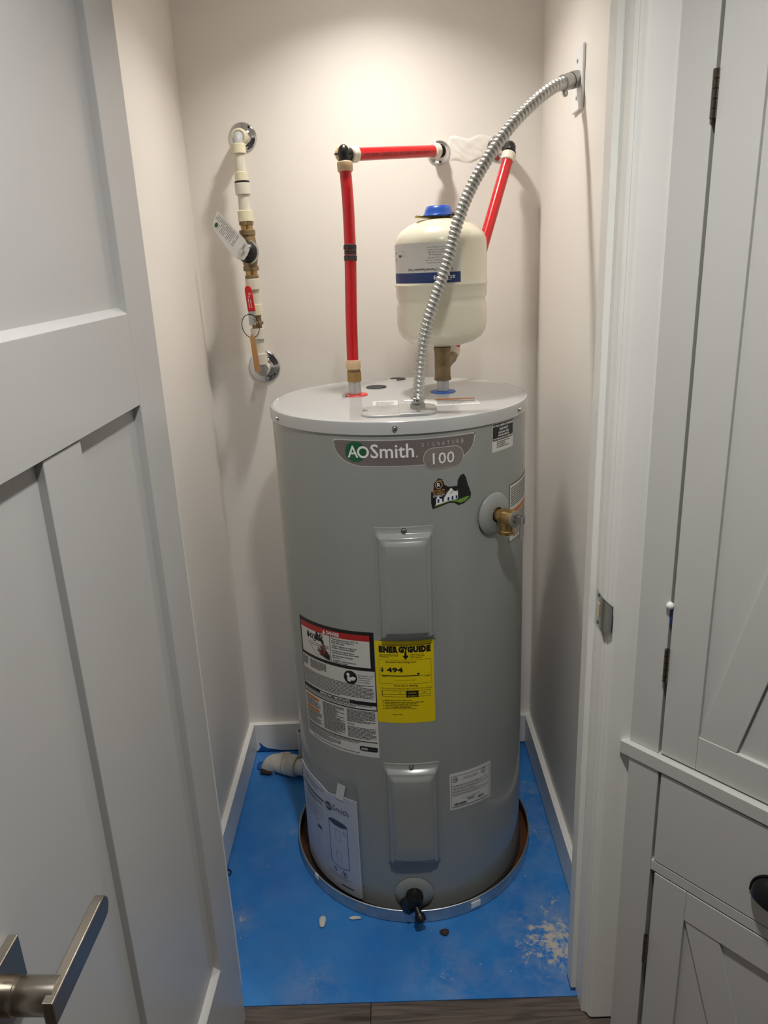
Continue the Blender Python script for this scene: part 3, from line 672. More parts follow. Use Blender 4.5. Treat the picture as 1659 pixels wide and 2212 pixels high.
for k, b_ in enumerate((.34, .42, .50, .58)): d.bars('ink_soft', A(.06), A(.94), B(b_ + .05), B(b_), 2, 1, .35, .7, 50 + k); drect('ink_grey', .05, .95, b_ + .055, b_ + .058, 1)
d.text('ink_soft', 'A. O. SMITH CORPORATION', A(.27), A(.70), B(.735), B(.713), 1); d.bars('ink_soft', A(.40), A(.60), B(.83), B(.76), 3, 1, .5, .9, 57)
rn = random.Random(3); 
for (a0, a1) in ((.09, .37), (.66, .80)):
    aa = a0
    while aa < a1: wd = rn.choice((.006, .010, .015)); drect('ink', aa, aa + wd, .83 if a0 < .5 else .80, .90 if a0 < .5 else .87, 1); aa += wd + rn.choice((.006, .009))
d.bars('ink_soft', A(.06), A(.92), B(.935), B(.920), 1, 1, .5, 1, 58)
d.build('rating_label', wh, 'label_white')
# stickers lying on the cap
def flatmap(z): return lambda u, v, h: (u, v, z + h)
d = Decal(flatmap(ZT)); d.rect('label_white', -0.055, -0.002, -0.150, -0.062, 0); d.bars('ink_grey', -0.048, -0.010, -0.135, -0.080, 4, 1, .3, .6, 61); d.build('cap_sticker', wh, 'label_white')
d = Decal(flatmap(ZT)); d.rect('label_white', 0.052, 0.166, -0.147, -0.064, 0); d.rect('ink_orange', 0.078, 0.163, -0.080, -0.067, 1); d.bars('ink_grey', 0.080, 0.160, -0.138, -0.086, 6, 1, .4, .6, 62); d.build('cap_warning_sticker', wh, 'label_white')
# ports and grommets
def ring_at(x, y, r, z0, z1, m, n, par=wh): return MB().lathe([(r, z0), (r, z1 - 0.0008), (r - 0.001, z1), (1e-6, z1)], (x, y, 0), (0, 0, 1), 40).build(n, m, par)
ring_at(-0.0955, 0.030, 0.0285, ZT, ZT + 0.0022, 'red_ring', 'hot_port_ring'); ring_at(0.1025, 0.027, 0.0285, ZT, ZT + 0.0022, 'blue_ring', 'cold_port_ring')
g = ring_at(-0.049, 0.130, 0.0245, ZT, ZT + 0.0022, 'rubber', 'grommet'); MB().lathe([(0.004, 0), (1e-6, 0.0015)], (-0.049, 0.130, ZT + 0.0022), (0, 0, 1), 16).build('grommet_centre', 'black_plastic', g)
ring_at(0.004, 0.246, 0.020, ZT, ZT + 0.0022, 'rubber', 'grommet')
MB().box(-0.020, 0.001, 0.218, 0.226, ZT, ZT + 0.003).build('foam_tab', 'plate_white', wh)
# wiring compartment cover, two halves
def half(x0, x1, rl, rr_, y0=-0.246, y1=-0.138):
    P = []
    def arc(cx, cy, r, a0, a1):
        for i in range(9): t = radians(a0 + (a1 - a0) * i / 8); P.append((cx + r * cos(t), cy + r * sin(t)))
    if rl: arc(x0 + rl, y0 + rl, rl, 180, 270)
    else: P.append((x0, y0))
    if rr_: arc(x1 - rr_, y0 + rr_, rr_, 270, 360); arc(x1 - rr_, y1 - rr_, rr_, 0, 90)
    else: P.extend([(x1, y0), (x1, y1)])
    if rl: arc(x0 + rl, y1 - rl, rl, 90, 180)
    else: P.append((x0, y1))
    return P
cov = MB().prism(half(-0.0755, 0.0005, 0.030, 0), ZT, ZT + 0.0042).build('wiring_cover', 'galv', wh, bevel=0.0008)
cov2 = MB().prism(half(-0.0005, 0.0735, 0, 0.030), ZT, ZT + 0.0058).build('wiring_cover', 'galv', wh, bevel=0.0008)
for x, y, pr, zz in ((0.036, -0.232, cov2, .0058), (-0.068, -0.19, cov, .0042)): MB().lathe([(0.0052, 0), (0.0045, 0.002), (1e-6, 0.003)], (x, y, ZT + zz), (0, 0, 1), 14).build('screw', 'steel', pr)
# temperature and pressure relief valve
tv = rad(41.0); tc_ = on_tank(41.0, 0.9675); tside = Vector((0, 0, 1)).cross(tv)
rv = MB().lathe([(0.0155, 0.012), (0.020, 0.0125), (0.034, 0.0095), (0.0435, 0.0045), (0.0455, 0.0025), (0.0448, 0.001)], tc_, tv, 56, close=False).build('relief_valve', 'tank_paint', wh, sharp=70)
rv['label'] = 'brass relief valve with grey trim disc and steel test lever'
b_ = tc_ + tv * 0.004
MB().lathe([(0.0165, 0), (0.0165, 0.008), (1e-6, 0.008)], tc_ + tv * 0.001, tv, 32).build('sleeve', 'black_plastic', rv)
MB().lathe([(0.0125, 0), (0.0125, 0.016), (0.0155, 0.018), (0.0155, 0.028), (0.0175, 0.030), (0.0178, 0.049), (0.0170, 0.051), (1e-6, 0.051)], b_, tv, 36).build('valve_body', 'brass', rv)
oc = b_ + tv * 0.032; MB().lathe([(0.0155, 0.004), (0.0155, -0.026), (0.0166, -0.027), (0.0166, -0.034), (0.013, -0.0345), (0.013, -0.025), (1e-6, -0.025)], oc, (0, 0, 1), 36).build('outlet', 'brass', rv)
MB().hexa(b_ + tv * 0.019, b_ + tv * 0.027, 0.0180).build('hex_flats', 'brass', rv)
pt_ = MB().lathe([(0.0168, 0), (0.0168, 0.0025), (0.0155, 0.0032), (1e-6, 0.0032)], b_ + tv * 0.051, tv, 36).build('dial_plate', 'galv_dull', rv)
MB().lathe([(0.0065, 0), (0.0065, 0.006), (0.004, 0.008), (1e-6, 0.008)], b_ + tv * 0.054, tv, 20).build('stem', 'steel', rv)
lev = MB(); c0 = b_ + tv * 0.060
def LT(p): return c0 + tside * p[0] + tv * p[1] + Vector((0, 0, 1)) * p[2]
lev.T = LT
lev.prism([(-0.005, 0.010), (0.005, 0.010), (0.0055, -0.004), (0.0065, -0.032), (0.0035, -0.036), (-0.0035, -0.036), (-0.0065, -0.032), (-0.0055, -0.004)], -0.0015, 0.0005, lambda a, b, h: (a, h + 0.012 - (0.010 - b) * 0.05, b))
lev.box(-0.0055, -0.0045, -0.008, 0.013, -0.006, 0.010); lev.box(0.0045, 0.0055, -0.008, 0.013, -0.006, 0.010); lev.build('test_lever', 'steel', rv)
# drain valve
dc = on_tank(-1.3, 0.0645); dvv = rad(-1.3); dsd = Vector((0, 0, 1)).cross(dvv)
dr = MB().lathe([(0.016, 0.0075), (0.030, 0.0062), (0.0425, 0.0030), (0.0445, 0.0012)], dc, dvv, 48, close=False).build('drain_valve', 'tank_paint', wh, sharp=70)
dr['label'] = 'black plastic drain valve in a grey trim disc'
MB().lathe([(0.0205, 0.001), (0.0205, 0.016), (0.0175, 0.019), (0.0165, 0.034), (0.012, 0.038), (1e-6, 0.038)], dc, dvv, 32).build('valve_body', 'black_plastic', dr)
kc = dc + dvv * 0.026 - dsd * 0.017 + Vector((0, 0, -0.012))
MB().lathe([(0.017, -0.006), (0.019, -0.004), (0.019, 0.006), (0.016, 0.009), (1e-6, 0.010)], kc, (-dsd * 0.75 + dvv * 0.65), 28).build('handle', 'black_plastic', dr)
n0_ = dc + dvv * 0.024 + Vector((0, 0, -0.004)); nd = (dvv * 0.75 + dsd * 0.34 + Vector((0, 0, -0.55))).normalized()
MB().lathe([(0.0085, 0), (0.0080, 0.026), (0.0118, 0.0275), (0.0125, 0.040), (0.0115, 0.043), (0.007, 0.0432), (0.007, 0.036), (1e-6, 0.036)], n0_, nd, 28).build('outlet', 'black_plastic', dr)

# ------------------------------------------------------------------ drain pan
pan = thing('drain_pan', 'shallow round galvanized drain pan under the water heater', 'drain pan', (0, 0, 0))
RP, ZP = 0.3056, 0.0376
MB().lathe([(0.300, 0.0012), (RP - 0.0008, 0.0012), (RP, 0.002), (RP, ZP - 0.003), (RP + 0.0016, ZP - 0.0022), (RP + 0.002, ZP - 0.0008), (RP + 0.0006, ZP), (RP - 0.0014, ZP - 0.0008), (RP - 0.0012, 0.003)], seg=120, close=False).build('rim', 'galv', pan)
MB().lathe([(RP - 0.0013, 0.0022), (1e-5, 0.0022)], seg=80, close=False).build('pan_floor', 'pan_inside', pan)
MB().lathe([(RP - 0.0013, 0.0022), (RP - 0.0015, 0.030)], seg=120, close=False).build('pan_inner_wall', 'pan_inside', pan)
for th, w2 in ((26.5, 2.4), (-52.7, 1.3)):
    def cb(p, th=th): a = radians(th) + p[0] / RP; return ((RP + p[1]) * sin(a), -(RP + p[1]) * cos(a), p[2])
    mm = MB(cb); mm.box(-w2 * 0.0053, w2 * 0.0053, 0.0006, 0.004, 0.012 if th > 0 else 0.026, 0.0275 if th > 0 else ZP + 0.0012); mm.build('clip', 'plate_white', pan, bevel=0.001)
MB().lathe([(0.285, 0.0023), (0.285, 0.0095), (1e-5, 0.0095)], (0, 0, 0), (0, 0, 1), 80).build('tank_foot', 'rubber', wh)

# ------------------------------------------------------------------ owner's manual in its plastic sleeve
RM = 0.2845
mn = thing('instruction_manual', 'folded paper manual in a clear sleeve on the lower left of the tank', 'manual', tuple(on_tank(-45, 0.015)))
topz = lambda t: 0.302 - 0.010 * math.exp(-((t + 44) / 5.0) ** 2) - 0.004 * (1 if t < -60 else 0) * (-(t + 60) / 10)
MM = cylmap(0, 0, RM)
def bk(r0, r1, t0, t1, zt, name, m, zb=0.020):
    mb = MB()
    def f(u, v, r): t = t0 + (t1 - t0) * u; a = radians(t); z = zb + (zt(t) - zb) * v; return (r * sin(a), -r * cos(a), z)
    mb.surf(26, 3, lambda u, v: f(u, v, r1)); mb.surf(26, 3, lambda u, v: f(u, v, r0)); n = 27
    # rim faces
    o2 = n * 4
    for i in range(26): mb.f += [(i, i + 1, o2 + i + 1, o2 + i), (n * 3 + i, n * 3 + i + 1, o2 + n * 3 + i + 1, o2 + n * 3 + i)]
    for k in range(3): mb.f += [(k * n, (k + 1) * n, o2 + (k + 1) * n, o2 + k * n), (k * n + 26, (k + 1) * n + 26, o2 + (k + 1) * n + 26, o2 + k * n + 26)]
    return mb.build(name, m, mn, sharp=50)
bk(0.2808, 0.2828, -74, -27.6, lambda t: topz(t) - 0.003, 'back_pages', 'paper')
bk(0.2829, RM, -74, -28.4, topz, 'cover_page', 'paper_blue')
d = Decal(MM); UM = lambda t: RM * radians(t)
d.disc('ink_soft', UM(-44.9), 0.2535, 0.0118, 0.0118, 0); d.text('label_white', 'AO', UM(-46.7), UM(-43.1), 0.2485, 0.2585, 1, 0.01); d.text('ink_soft', 'Smith', UM(-42.0), UM(-32.2), 0.2500, 0.2665, 0, 0.004)
d.rect('ink_soft', UM(-70), UM(-48.2), 0.2530, 0.2580, 0); d.bars('ink_soft', UM(-66), UM(-50), 0.232, 0.248, 3, 0, .4, .7, 71); d.bars('ink_grey', UM(-68), UM(-49), 0.180, 0.226, 8, 0, .18, .7, 72); d.bars('ink_grey', UM(-66), UM(-48), 0.268, 0.285, 2, 0, .25, .7, 73)
d.poly('ink_soft', [(UM(-39.6) + 0.030 * cos(a), 0.2165 + 0.0085 * sin(a)) for a in [2 * pi * i / 24 for i in range(24)]], 0)
d.rect('ink_soft', UM(-45.6), UM(-45.3), 0.0935, 0.2165, 0); d.rect('ink_soft', UM(-33.9), UM(-33.6), 0.0935, 0.2165, 0)
for i in range(12): d.line('ink_soft', (UM(-45.5 + i), 0.0935 - 0.006 * sin(pi * i / 12)), (UM(-44.5 + i), 0.0935 - 0.006 * sin(pi * (i + 1) / 12)), 0.0016, 0)
d.frame('ink_grey', UM(-41.4), UM(-38.2), 0.167, 0.196, 0.0006, 0); d.frame('ink_grey', UM(-41.4), UM(-38.2), 0.106, 0.133, 0.0006, 0); d.ring('ink_grey', UM(-35.6), 0.194, 0.005, 0.006, 0.0008, 0)
d.rect('ink_soft', UM(-55.5), UM(-52), 0.162, 0.170, 0); d.frame('ink_grey', UM(-55.6), UM(-47.5), 0.090, 0.162, 0.0004, 0)
d.ring('ink_soft', UM(-37.0), 0.073, 0.008, 0.0085, 0.0014, 0); d.disc('ink_soft', UM(-37.0), 0.073, 0.003, 0.004, 0); d.ring('ink_soft', UM(-43.0), 0.075, 0.005, 0.0065, 0.0018, 0)
d.bars('ink_grey', UM(-48), UM(-32), 0.050, 0.062, 2, 0, .2, .8, 75); d.rect('ink_soft', UM(-39.5), UM(-32), 0.036, 0.0395, 0)
dd = d.L['ink_soft']; d.build('print', mn, 'ink_soft')
# tape tab and sleeve
def tab(u, v): t = -37.8 + 4.6 * u - 1.4 * (1 - v) ; a = radians(t); return ((0.2862 - 0.004 * v) * sin(a), -(0.2862 - 0.004 * v) * cos(a), 0.292 + 0.042 * v)
MB().surf(4, 4, tab).build('tape_tab', 'paper', mn)
def slv(u, v): t = -78 + 52 * u; a = radians(t); r = 0.2872 - 0.0062 * max(0, (v - 0.86) / 0.14) - 0.0060 * max(0, (u - 0.965) / 0.035) + 0.0008 * sin(u * 31) * sin(v * 9); return (r * sin(a), -r * cos(a), 0.012 + 0.335 * v)
MB().surf(60, 24, slv).build('clear_sleeve', 'clear_film', mn)
# ================================================================== PLUMBING
def sleeve(prof_r, z0, z1, x, y, lip=0.0008):
    return [(prof_r - lip, z0), (prof_r, z0 + lip), (prof_r, z1 - lip), (prof_r - lip, z1)]
def seg_cyl(p0, p1, r, name, m, par, seg=32, lip=0.0008):
    p0 = Vector(p0); p1 = Vector(p1); L_ = (p1 - p0).length
    return MB().lathe([(max(1e-6, r - lip), 0), (r, lip), (r, L_ - lip), (max(1e-6, r - lip), L_)], p0, p1 - p0, seg).build(name, m, par)
def flange(x, z, r, par, hole=(0.55, 35)):
    o = MB().lathe([(r, 0.0004), (r, 0.0018), (r - 0.004, 0.0042), (r * 0.72, 0.0052), (r * 0.50, 0.0075), (r * 0.42, 0.011), (0.004, 0.0112)], (x, YB, z), (0, -1, 0), 56, close=False).build('wall_flange', 'chrome', par, sharp=60)
    a = radians(hole[1])
    MB().lathe([(0.0030, 0), (0.0026, 0.0006), (1e-6, 0.0007)], (x + r * hole[0] * 1.3 * cos(a), YB - 0.0052, z + r * hole[0] * 1.3 * sin(a)), (0, -1, 0), 12).build('screw_hole', 'black_plastic', o)
    return o
# hot side -------------------------------------------------------------------
hx, hy = -0.0958, 0.031
hot = thing('hot_water_pipe', 'red plastic pipe rising from the red port and running across to the wall', 'pipe', (hx, hy, ZT + 0.0022))
seg_cyl((hx, hy, ZT + 0.0022), (hx, hy, 1.213), 0.0138, 'nipple', 'galv', hot)
MB().hexa((hx, hy, 1.2125), (hx, hy, 1.2345), 0.0178).build('hex_fitting', 'brass', hot, bevel=0.0008)
seg_cyl((hx, hy, 1.234), (hx - 0.0004, hy, 1.241), 0.0145, 'collar', 'old_brass', hot)
vd = Vector((0.0, 0.11, 0.99)).normalized()
MB().lathe([(0.0150, 0), (0.0165, 0.004), (0.0165, 0.014), (0.0155, 0.020), (0.013, 0.0205)], (hx - 0.0006, hy, 1.2395), (0, 0.06, 1), 32).build('expansion_ring', 'ring_tan', hot)
HP = [(hx - 0.0006, hy, 1.246), (-0.0974, 0.034, 1.270), (-0.0956, 0.042, 1.3575), (-0.0918, 0.0535, 1.466), (-0.0910, 0.0555, 1.487)]
MB().tube(catmull(HP, 8), 0.0129, 28).build('pipe', 'pex_red', hot)
HQ = [(-0.0909, 0.0557, 1.489), (-0.0909, 0.058, 1.507), (-0.0909, 0.068, 1.5868), (-0.0932, 0.0755, 1.6496), (-0.0938, 0.078, 1.666)]
MB().tube(catmull(HQ, 8), 0.0126, 28).build('pipe', 'pex_red', hot)
for za, zb, ya, yb_ in ((1.470, 1.481, 0.0535, 0.0548), (1.493, 1.503, 0.0562, 0.0575)): seg_cyl((-0.0914, ya, za), (-0.0911, yb_, zb), 0.0141, 'crimp_ring', 'dark_crimp', hot)
MB().lathe([(0.0131, 0), (0.0135, 0.003), (0.0123, 0.004), (0.0135, 0.005), (0.0131, 0.009)], (-0.0910, 0.0551, 1.4830), vd, 28).build('coupling', 'dark_crimp', hot)
MB().lathe([(0.0145, 0), (0.0167, 0.003), (0.0167, 0.018), (0.0155, 0.0195), (0.0122, 0.0198)], (-0.0932, 0.0760, 1.6500), (-0.04, 0.12, 0.99), 32).build('expansion_ring', 'ring_tan', hot)
e0 = Vector((-0.0938, 0.0785, 1.668)); ec = Vector((-0.0950, 0.0805, 1.6840)); l1 = Vector((0.1217, 0.325, 1.7140)); ld = (l1 - ec).normalized()
MB().tube(bend(e0, ec, ec + ld * 0.026, 0.013), 0.0122, 24).build('elbow', 'black_plastic', hot)
MB().sphere(ec + Vector((0, -0.002, 0.003)), 0.0128, 24, 12, (1, 1, 1.35)).build('elbow_dome', 'black_plastic', hot)
MB().torus(ec + Vector((0.001, -0.001, -0.0150)), (-0.04, 0.12, 0.99), 0.0138, 0.0024, 32, 8).build('elbow_collar', 'black_plastic', hot)
MB().box(ec.x - 0.020, ec.x + 0.020, ec.y - 0.004, ec.y, ec.z + 0.0005, ec.z + 0.0028).build('elbow_rib', 'black_plastic', hot)
MB().sphere(ec + Vector((-0.001, 0.014, 0.004)), 0.0185, 24, 12, (1, 0.6, 1)).build('elbow_back', 'ring_tan', hot)
def axring(p, dirv, r0, r1, L_, name, m, par): return MB().lathe([(r0, 0), (r1, 0.002), (r1, L_ - 0.002), (r0, L_)], p, dirv, 32).build(name, m, par)
axring(ec + ld * 0.016, ld, 0.0145, 0.0170, 0.022, 'expansion_ring', 'ring_white', hot)
lat = MB().tube([ec + ld * 0.03 + (l1 - ec - ld * 0.03) * (i / 12) for i in range(13)], 0.0134, 28).build('pipe', 'pex_red', hot)
dpv = Decal(lambda u, v, h: Vector((-0.0909, 0.0653 - u * 0.115, 1.567 - u * 0.993)) + Vector((sin(v / 0.0126 + 0.35), -cos(v / 0.0126 + 0.35), 0)) * (0.0128 + h))
dpv.text('pex_print', 'RTH CPVC SDR9 100PSI 180F POTABLE', -0.055, 0.062, -0.0016, 0.0026, 0); dpv.build('pipe_print', bpy.data.objects[[o.name for o in hot.children if o.name.startswith('pipe')][-1]], 'pex_print')
# faint printing along the cross pipe, on the side facing the room
xx, yy, zz = ld, Vector((0, 0, 1)), ld.cross(Vector((0, 0, 1))); 
def latmap(u, v, h):
    a = v / 0.0134 - 0.15; n_ = ld.cross(Vector((0, 0, 1))).normalized(); up = n_.cross(ld).normalized(); return ec + ld * u + (n_ * cos(a) + up * sin(a)) * (0.0134 + h)
dp = Decal(latmap); Lp = (l1 - ec).length; dp.text('pex_print', '4IN SDR9  UBA41R1231 POTABLE CNSF US-PW', Lp * 0.16, Lp * 0.86, -0.0042, 0.0024, 0, 0.01); dp.build('pipe_print', lat, 'pex_print')
axring(l1 - ld * 0.022, ld, 0.0150, 0.0172, 0.020, 'expansion_ring', 'ring_white', hot)
fx, fz = 0.1285, 1.7165
wc = Vector((fx, YB - 0.006, fz)); lc = l1 + ld * 0.012
MB().tube(bend(l1 - ld * 0.008, lc, wc, 0.010), 0.0120, 24).build('elbow', 'black_plastic', hot); MB().sphere(lc, 0.0122, 20, 12).build('elbow_dome', 'black_plastic', hot)
for o_ in (0.000, 0.012): MB().torus(l1 + ld * o_, ld, 0.0138, 0.0014, 28, 6).build('elbow_collar', 'black_plastic', hot)
axring(wc + Vector((0, -0.024, 0)), (0, 1, 0), 0.0150, 0.0172, 0.022, 'expansion_ring', 'ring_white', hot)
flange(fx, fz, 0.0290, hot, (0.55, -85))
# cold side ------------------------------------------------------------------
cx_, cy_ = 0.1025, 0.027
cold = thing('cold_water_pipe', 'red plastic pipe slanting from the wall down to the brass tee', 'pipe', (cx_, cy_, ZT + 0.0022))
seg_cyl((cx_, cy_, ZT + 0.0022), (cx_, cy_, 1.212), 0.0138, 'nipple', 'galv', cold)
seg_cyl((cx_, cy_, 1.2085), (cx_, cy_, 1.2145), 0.0192, 'tee_lip', 'old_brass', cold); tee = seg_cyl((cx_, cy_, 1.2125), (cx_, cy_, 1.278), 0.0176, 'tee', 'old_brass', cold, lip=0.002)
seg_cyl((cx_, cy_, 1.2735), (cx_, cy_, 1.2815), 0.0192, 'tee_lip', 'old_brass', cold)
td = Vector((0.27, 0.96, 0)).normalized(); tm = Vector((cx_, cy_, 1.243)); seg_cyl(tm, tm + td * 0.030, 0.0165, 'tee_branch', 'old_brass', cold)
c1 = Vector((0.2935, 0.322, 1.700)); c0_ = Vector((0.138, 0.150, 1.262)); cd = (c0_ - c1).normalized()
MB().tube([c1 + (c0_ - c1) * (i / 14) for i in range(15)], 0.0132, 28).build('pipe', 'pex_red', cold)
axring(c0_ - cd * 0.004, cd, 0.0150, 0.0168, 0.018, 'expansion_ring', 'ring_white', cold)
MB().tube(bend(tm + td * 0.026, tm + td * 0.112, c0_ , 0.014), 0.0125, 20).build('elbow', 'old_brass', cold)
axring(c1 - cd * 0.002, cd, 0.0150, 0.0172, 0.021, 'expansion_ring', 'ring_white', cold)
w2 = Vector((0.281, YB - 0.006, 1.7205)); MB().tube(bend(c1 + cd * 0.004, c1 - cd * 0.022, w2, 0.014), 0.0120, 24).build('elbow', 'black_plastic', cold)
MB().torus(c1 - cd * 0.006, cd, 0.0135, 0.0013, 28, 6).build('elbow_collar', 'black_plastic', cold)
axring(w2 + Vector((0, -0.022, 0)), (0, 1, 0), 0.0150, 0.0172, 0.020, 'expansion_ring', 'ring_white', cold)
flange(0.2775, 1.7205, 0.0315, cold, (0.5, 200))
# expansion tank -------------------------------------------------------------
RE = 0.0976
ex = thing('expansion_tank', 'cream painted expansion tank mounted upright on the brass tee', 'tank', (cx_, cy_, 1.2815))
seg_cyl((cx_, cy_, 1.2815), (cx_, cy_, 1.292), 0.0135, 'threaded_neck', 'galv_dull', ex)
prof = [(0.014, 1.2845), (0.045, 1.2865), (0.070, 1.2935), (0.086, 1.304), (0.0945, 1.317), (RE, 1.334), (RE, 1.368), (RE - 0.0012, 1.374), (RE - 0.0032, 1.3785), (RE - 0.0032, 1.384), (RE - 0.0012, 1.388), (RE, 1.392), (RE, 1.4115), (RE + 0.0014, 1.4128), (RE + 0.0022, 1.415), (RE + 0.0014, 1.4172), (RE, 1.4185),
        (RE, 1.495), (RE - 0.0012, 1.505), (RE - 0.006, 1.5155), (RE - 0.015, 1.5250), (RE - 0.030, 1.5345), (0.045, 1.5435), (0.020, 1.5475), (1e-5, 1.5485)]
MB().lathe(prof, (cx_, cy_, 0), (0, 0, 1), 96, close=False).build('shell', 'cream_paint', ex, sharp=70)
EM = cylmap(cx_, cy_, RE); UE = lambda t: RE * radians(t)
d = Decal(EM); d.rect('label_white', UE(-84), UE(20), 1.4200, 1.4985, 0, 0.004); d.rect('ink_navy', UE(-84), UE(20), 1.4200, 1.4405, 1, 0.004)
d.text('ink', 'Safety Tank (Thermal Expansion Tank)', UE(-47), UE(10), 1.4438, 1.4498, 1, 0.02, flip=True)
d.text('ink_white', 'st', UE(5.5), UE(13), 1.4265, 1.4345, 2, 0.02, flip=True); d.text('ink_white', '3', UE(-13), UE(-9.5), 1.4265, 1.4345, 2, 0.02, flip=True); d.line('ink_white', (UE(0), 1.4255), (UE(9), 1.4245), 0.0007, 2)
for i, (t, wd) in enumerate((('Hot Water Systems', 19), ('3/4" Male Pipe Thread', 24), ('Pre-Charge 40 PSI', 17), ('2.1 Gallons', 14), ('Pressure 150 PSI', 17), ('Temperature 200°F', 19), ('Limited Warranty', 20))):
    z = 1.4578 + i * 0.0050; d.text('ink_soft', t, UE(-22 + (24 - wd) * 0.4), UE(4), z, z + 0.0030, 1, 0.0, flip=True)
for i, z in enumerate((1.464, 1.468, 1.480)): d.rect('ink', UE(-78), UE(-74 + i), z, z + 0.0014, 1, 0.003)
d.rect('ink_soft', UE(-66), UE(-60), 1.4720, 1.4765, 1, 0.003); d.frame('ink_soft', UE(-59), UE(-54), 1.4745, 1.4835, 0.0004, 1)
d.build('tank_label', ex, 'label_white')
cc = (cx_ - 0.003, cy_, 1.5535)
MB().lathe([(0.0335, -0.003), (0.0335, 0.000), (0.0310, 0.003), (0.0285, 0.010), (0.0255, 0.0165), (0.022, 0.0185), (1e-5, 0.0192)], cc, (0, 0, 1), 40).build('valve_cap', 'blue_cap', ex)
def card(o): return lambda u, v: (cx_ - 0.052 + 0.106 * u, cy_ - 0.032 + 0.064 * v, 1.5482 + o + 0.006 * max(0, abs(u - 0.55) - 0.15) ** 1 * (1.6 if u < .3 else .4) + 0.009 * max(0, 1 - abs(u - 0.74) / 0.10) * (1 - v))
MB().surf(28, 8, card(0.0006)).build('warning_card', 'ink', ex); MB().surf(28, 8, card(-0.0004)).build('card_backing', 'card_yellow', ex)
# left hand supply riser with pressure valve and shut-off ----------------------
px, py = -0.3520, 0.310
ris = thing('supply_riser', 'off white pipe riser with brass valves on the left of the back wall', 'pipe', (px, YB - 0.002, 1.21))
flange(-0.3545, 1.7715, 0.0345, ris, (0.62, 52)); flange(-0.3520, 1.2115, 0.0425, ris, (0.6, -40))
def riser(z): return -0.3560 + (1.762 - z) * 0.0135
def rs(z0, z1, r, name, m, lip=0.001): return seg_cyl((riser(z0), py, z0), (riser(z1), py, z1), r, name, m, ris, lip=lip)
MB().tube(bend((riser(1.740), py, 1.738), (riser(1.762), py, 1.763), (-0.3545, YB - 0.008, 1.7705), 0.014), 0.0118, 24).build('elbow', 'fitting_grey', ris)
MB().torus((riser(1.762), py + 0.018, 1.7655), (0, 1, 0.1), 0.0150, 0.0032, 28, 8).build('elbow_collar', 'pex_cream', ris); axring(Vector((-0.3545, YB - 0.046, 1.7685)), (0, 1, 0), 0.014, 0.0175, 0.030, 'expansion_ring', 'pex_cream', ris)
ZS = lambda z0, z1: (z1, z0)
for a_, b2, r, n_, m_ in ((1.7472, 1.7255, 0.0172, 'expansion_ring', 'pex_cream'), (1.7260, 1.6850, 0.0128, 'pipe', 'pex_white'), (1.6855, 1.6650, 0.0160, 'expansion_ring', 'pex_cream'), (1.6655, 1.6605, 0.0180, 'gasket', 'black_plastic'), (1.6610, 1.6346, 0.0186, 'reducer', 'pex_white'), (1.6350, 1.5980, 0.0142, 'pipe', 'pex_white'), (1.5989, 1.5734, 0.0186, 'expansion_ring', 'pex_cream'),
                      (1.5655, 1.5535, 0.0146, 'threaded_neck', 'brass'), (1.5542, 1.5413, 0.0196, 'valve_end', 'old_brass'), (1.4693, 1.4583, 0.0192, 'valve_end', 'old_brass'), (1.4590, 1.4465, 0.0146, 'threaded_neck', 'brass'),
                      (1.4394, 1.4125, 0.0182, 'expansion_ring', 'pex_white'), (1.4130, 1.3770, 0.0140, 'pipe', 'pex_white'), (1.3775, 1.3500, 0.0172, 'expansion_ring', 'pex_cream'), (1.3505, 1.3180, 0.0125, 'shutoff_body', 'old_brass'), (1.3345, 1.3270, 0.0168, 'shutoff_nut', 'old_brass'), (1.3177, 1.2909, 0.0182, 'expansion_ring', 'pex_white'), (1.2915, 1.2540, 0.0140, 'pipe', 'pex_white'), (1.2545, 1.2259, 0.0176, 'expansion_ring', 'pex_white')):
    rs(b2, a_, r, n_, m_)
MB().hexa((riser(1.57), py, 1.5649), (riser(1.57), py, 1.5736), 0.0186).build('hex_nut', 'old_brass', ris, bevel=0.0008); MB().hexa((riser(1.44), py, 1.4394), (riser(1.44), py, 1.4472), 0.0182).build('hex_nut', 'old_brass', ris, bevel=0.0008)
MB().tube(bend((riser(1.23), py, 1.228), (riser(1.21), py, 1.209), (-0.3520, YB - 0.010, 1.2105), 0.014), 0.0122, 24).build('elbow', 'fitting_grey', ris); MB().torus((riser(1.21), py + 0.018, 1.2105), (0, 1, 0.05), 0.0150, 0.0032, 28, 8).build('elbow_collar', 'pex_white', ris)
axring(Vector((-0.3520, YB - 0.046, 1.2105)), (0, 1, 0), 0.014, 0.0185, 0.034, 'expansion_ring', 'pex_white', ris)
# pressure reducing valve: body, bell and bolt
vz = 1.5035; vx = riser(vz); MB().lathe([(0.0165, -0.036), (0.0185, -0.024), (0.0205, -0.012), (0.0215, 0.004), (0.0190, 0.022), (0.0170, 0.038)], (vx, py, vz), (0, 0, 1), 36).build('valve_body', 'old_brass', ris)
bd = Vector((-0.36, -0.93, 0.02)).normalized(); bc = Vector((vx + 0.004, py, vz - 0.001))
bell = MB().lathe([(0.0255, 0.008), (0.0285, 0.010), (0.0290, 0.0145), (0.0265, 0.0155)], bc, bd, 44).build('bell_flange', 'steel', ris)
MB().lathe([(0.0265, 0.0150), (0.0262, 0.020), (0.0235, 0.028), (0.0185, 0.0345), (0.0120, 0.0385), (0.0100, 0.0400), (1e-5, 0.0402)], bc, bd, 44, close=False).build('bell_cap', 'black_plastic', ris, sharp=70)
MB().hexa(bc + bd * 0.040, bc + bd * 0.0505, 0.0078).build('bolt', 'steel', ris, bevel=0.001)
bp_ = bc + bd * 0.0425
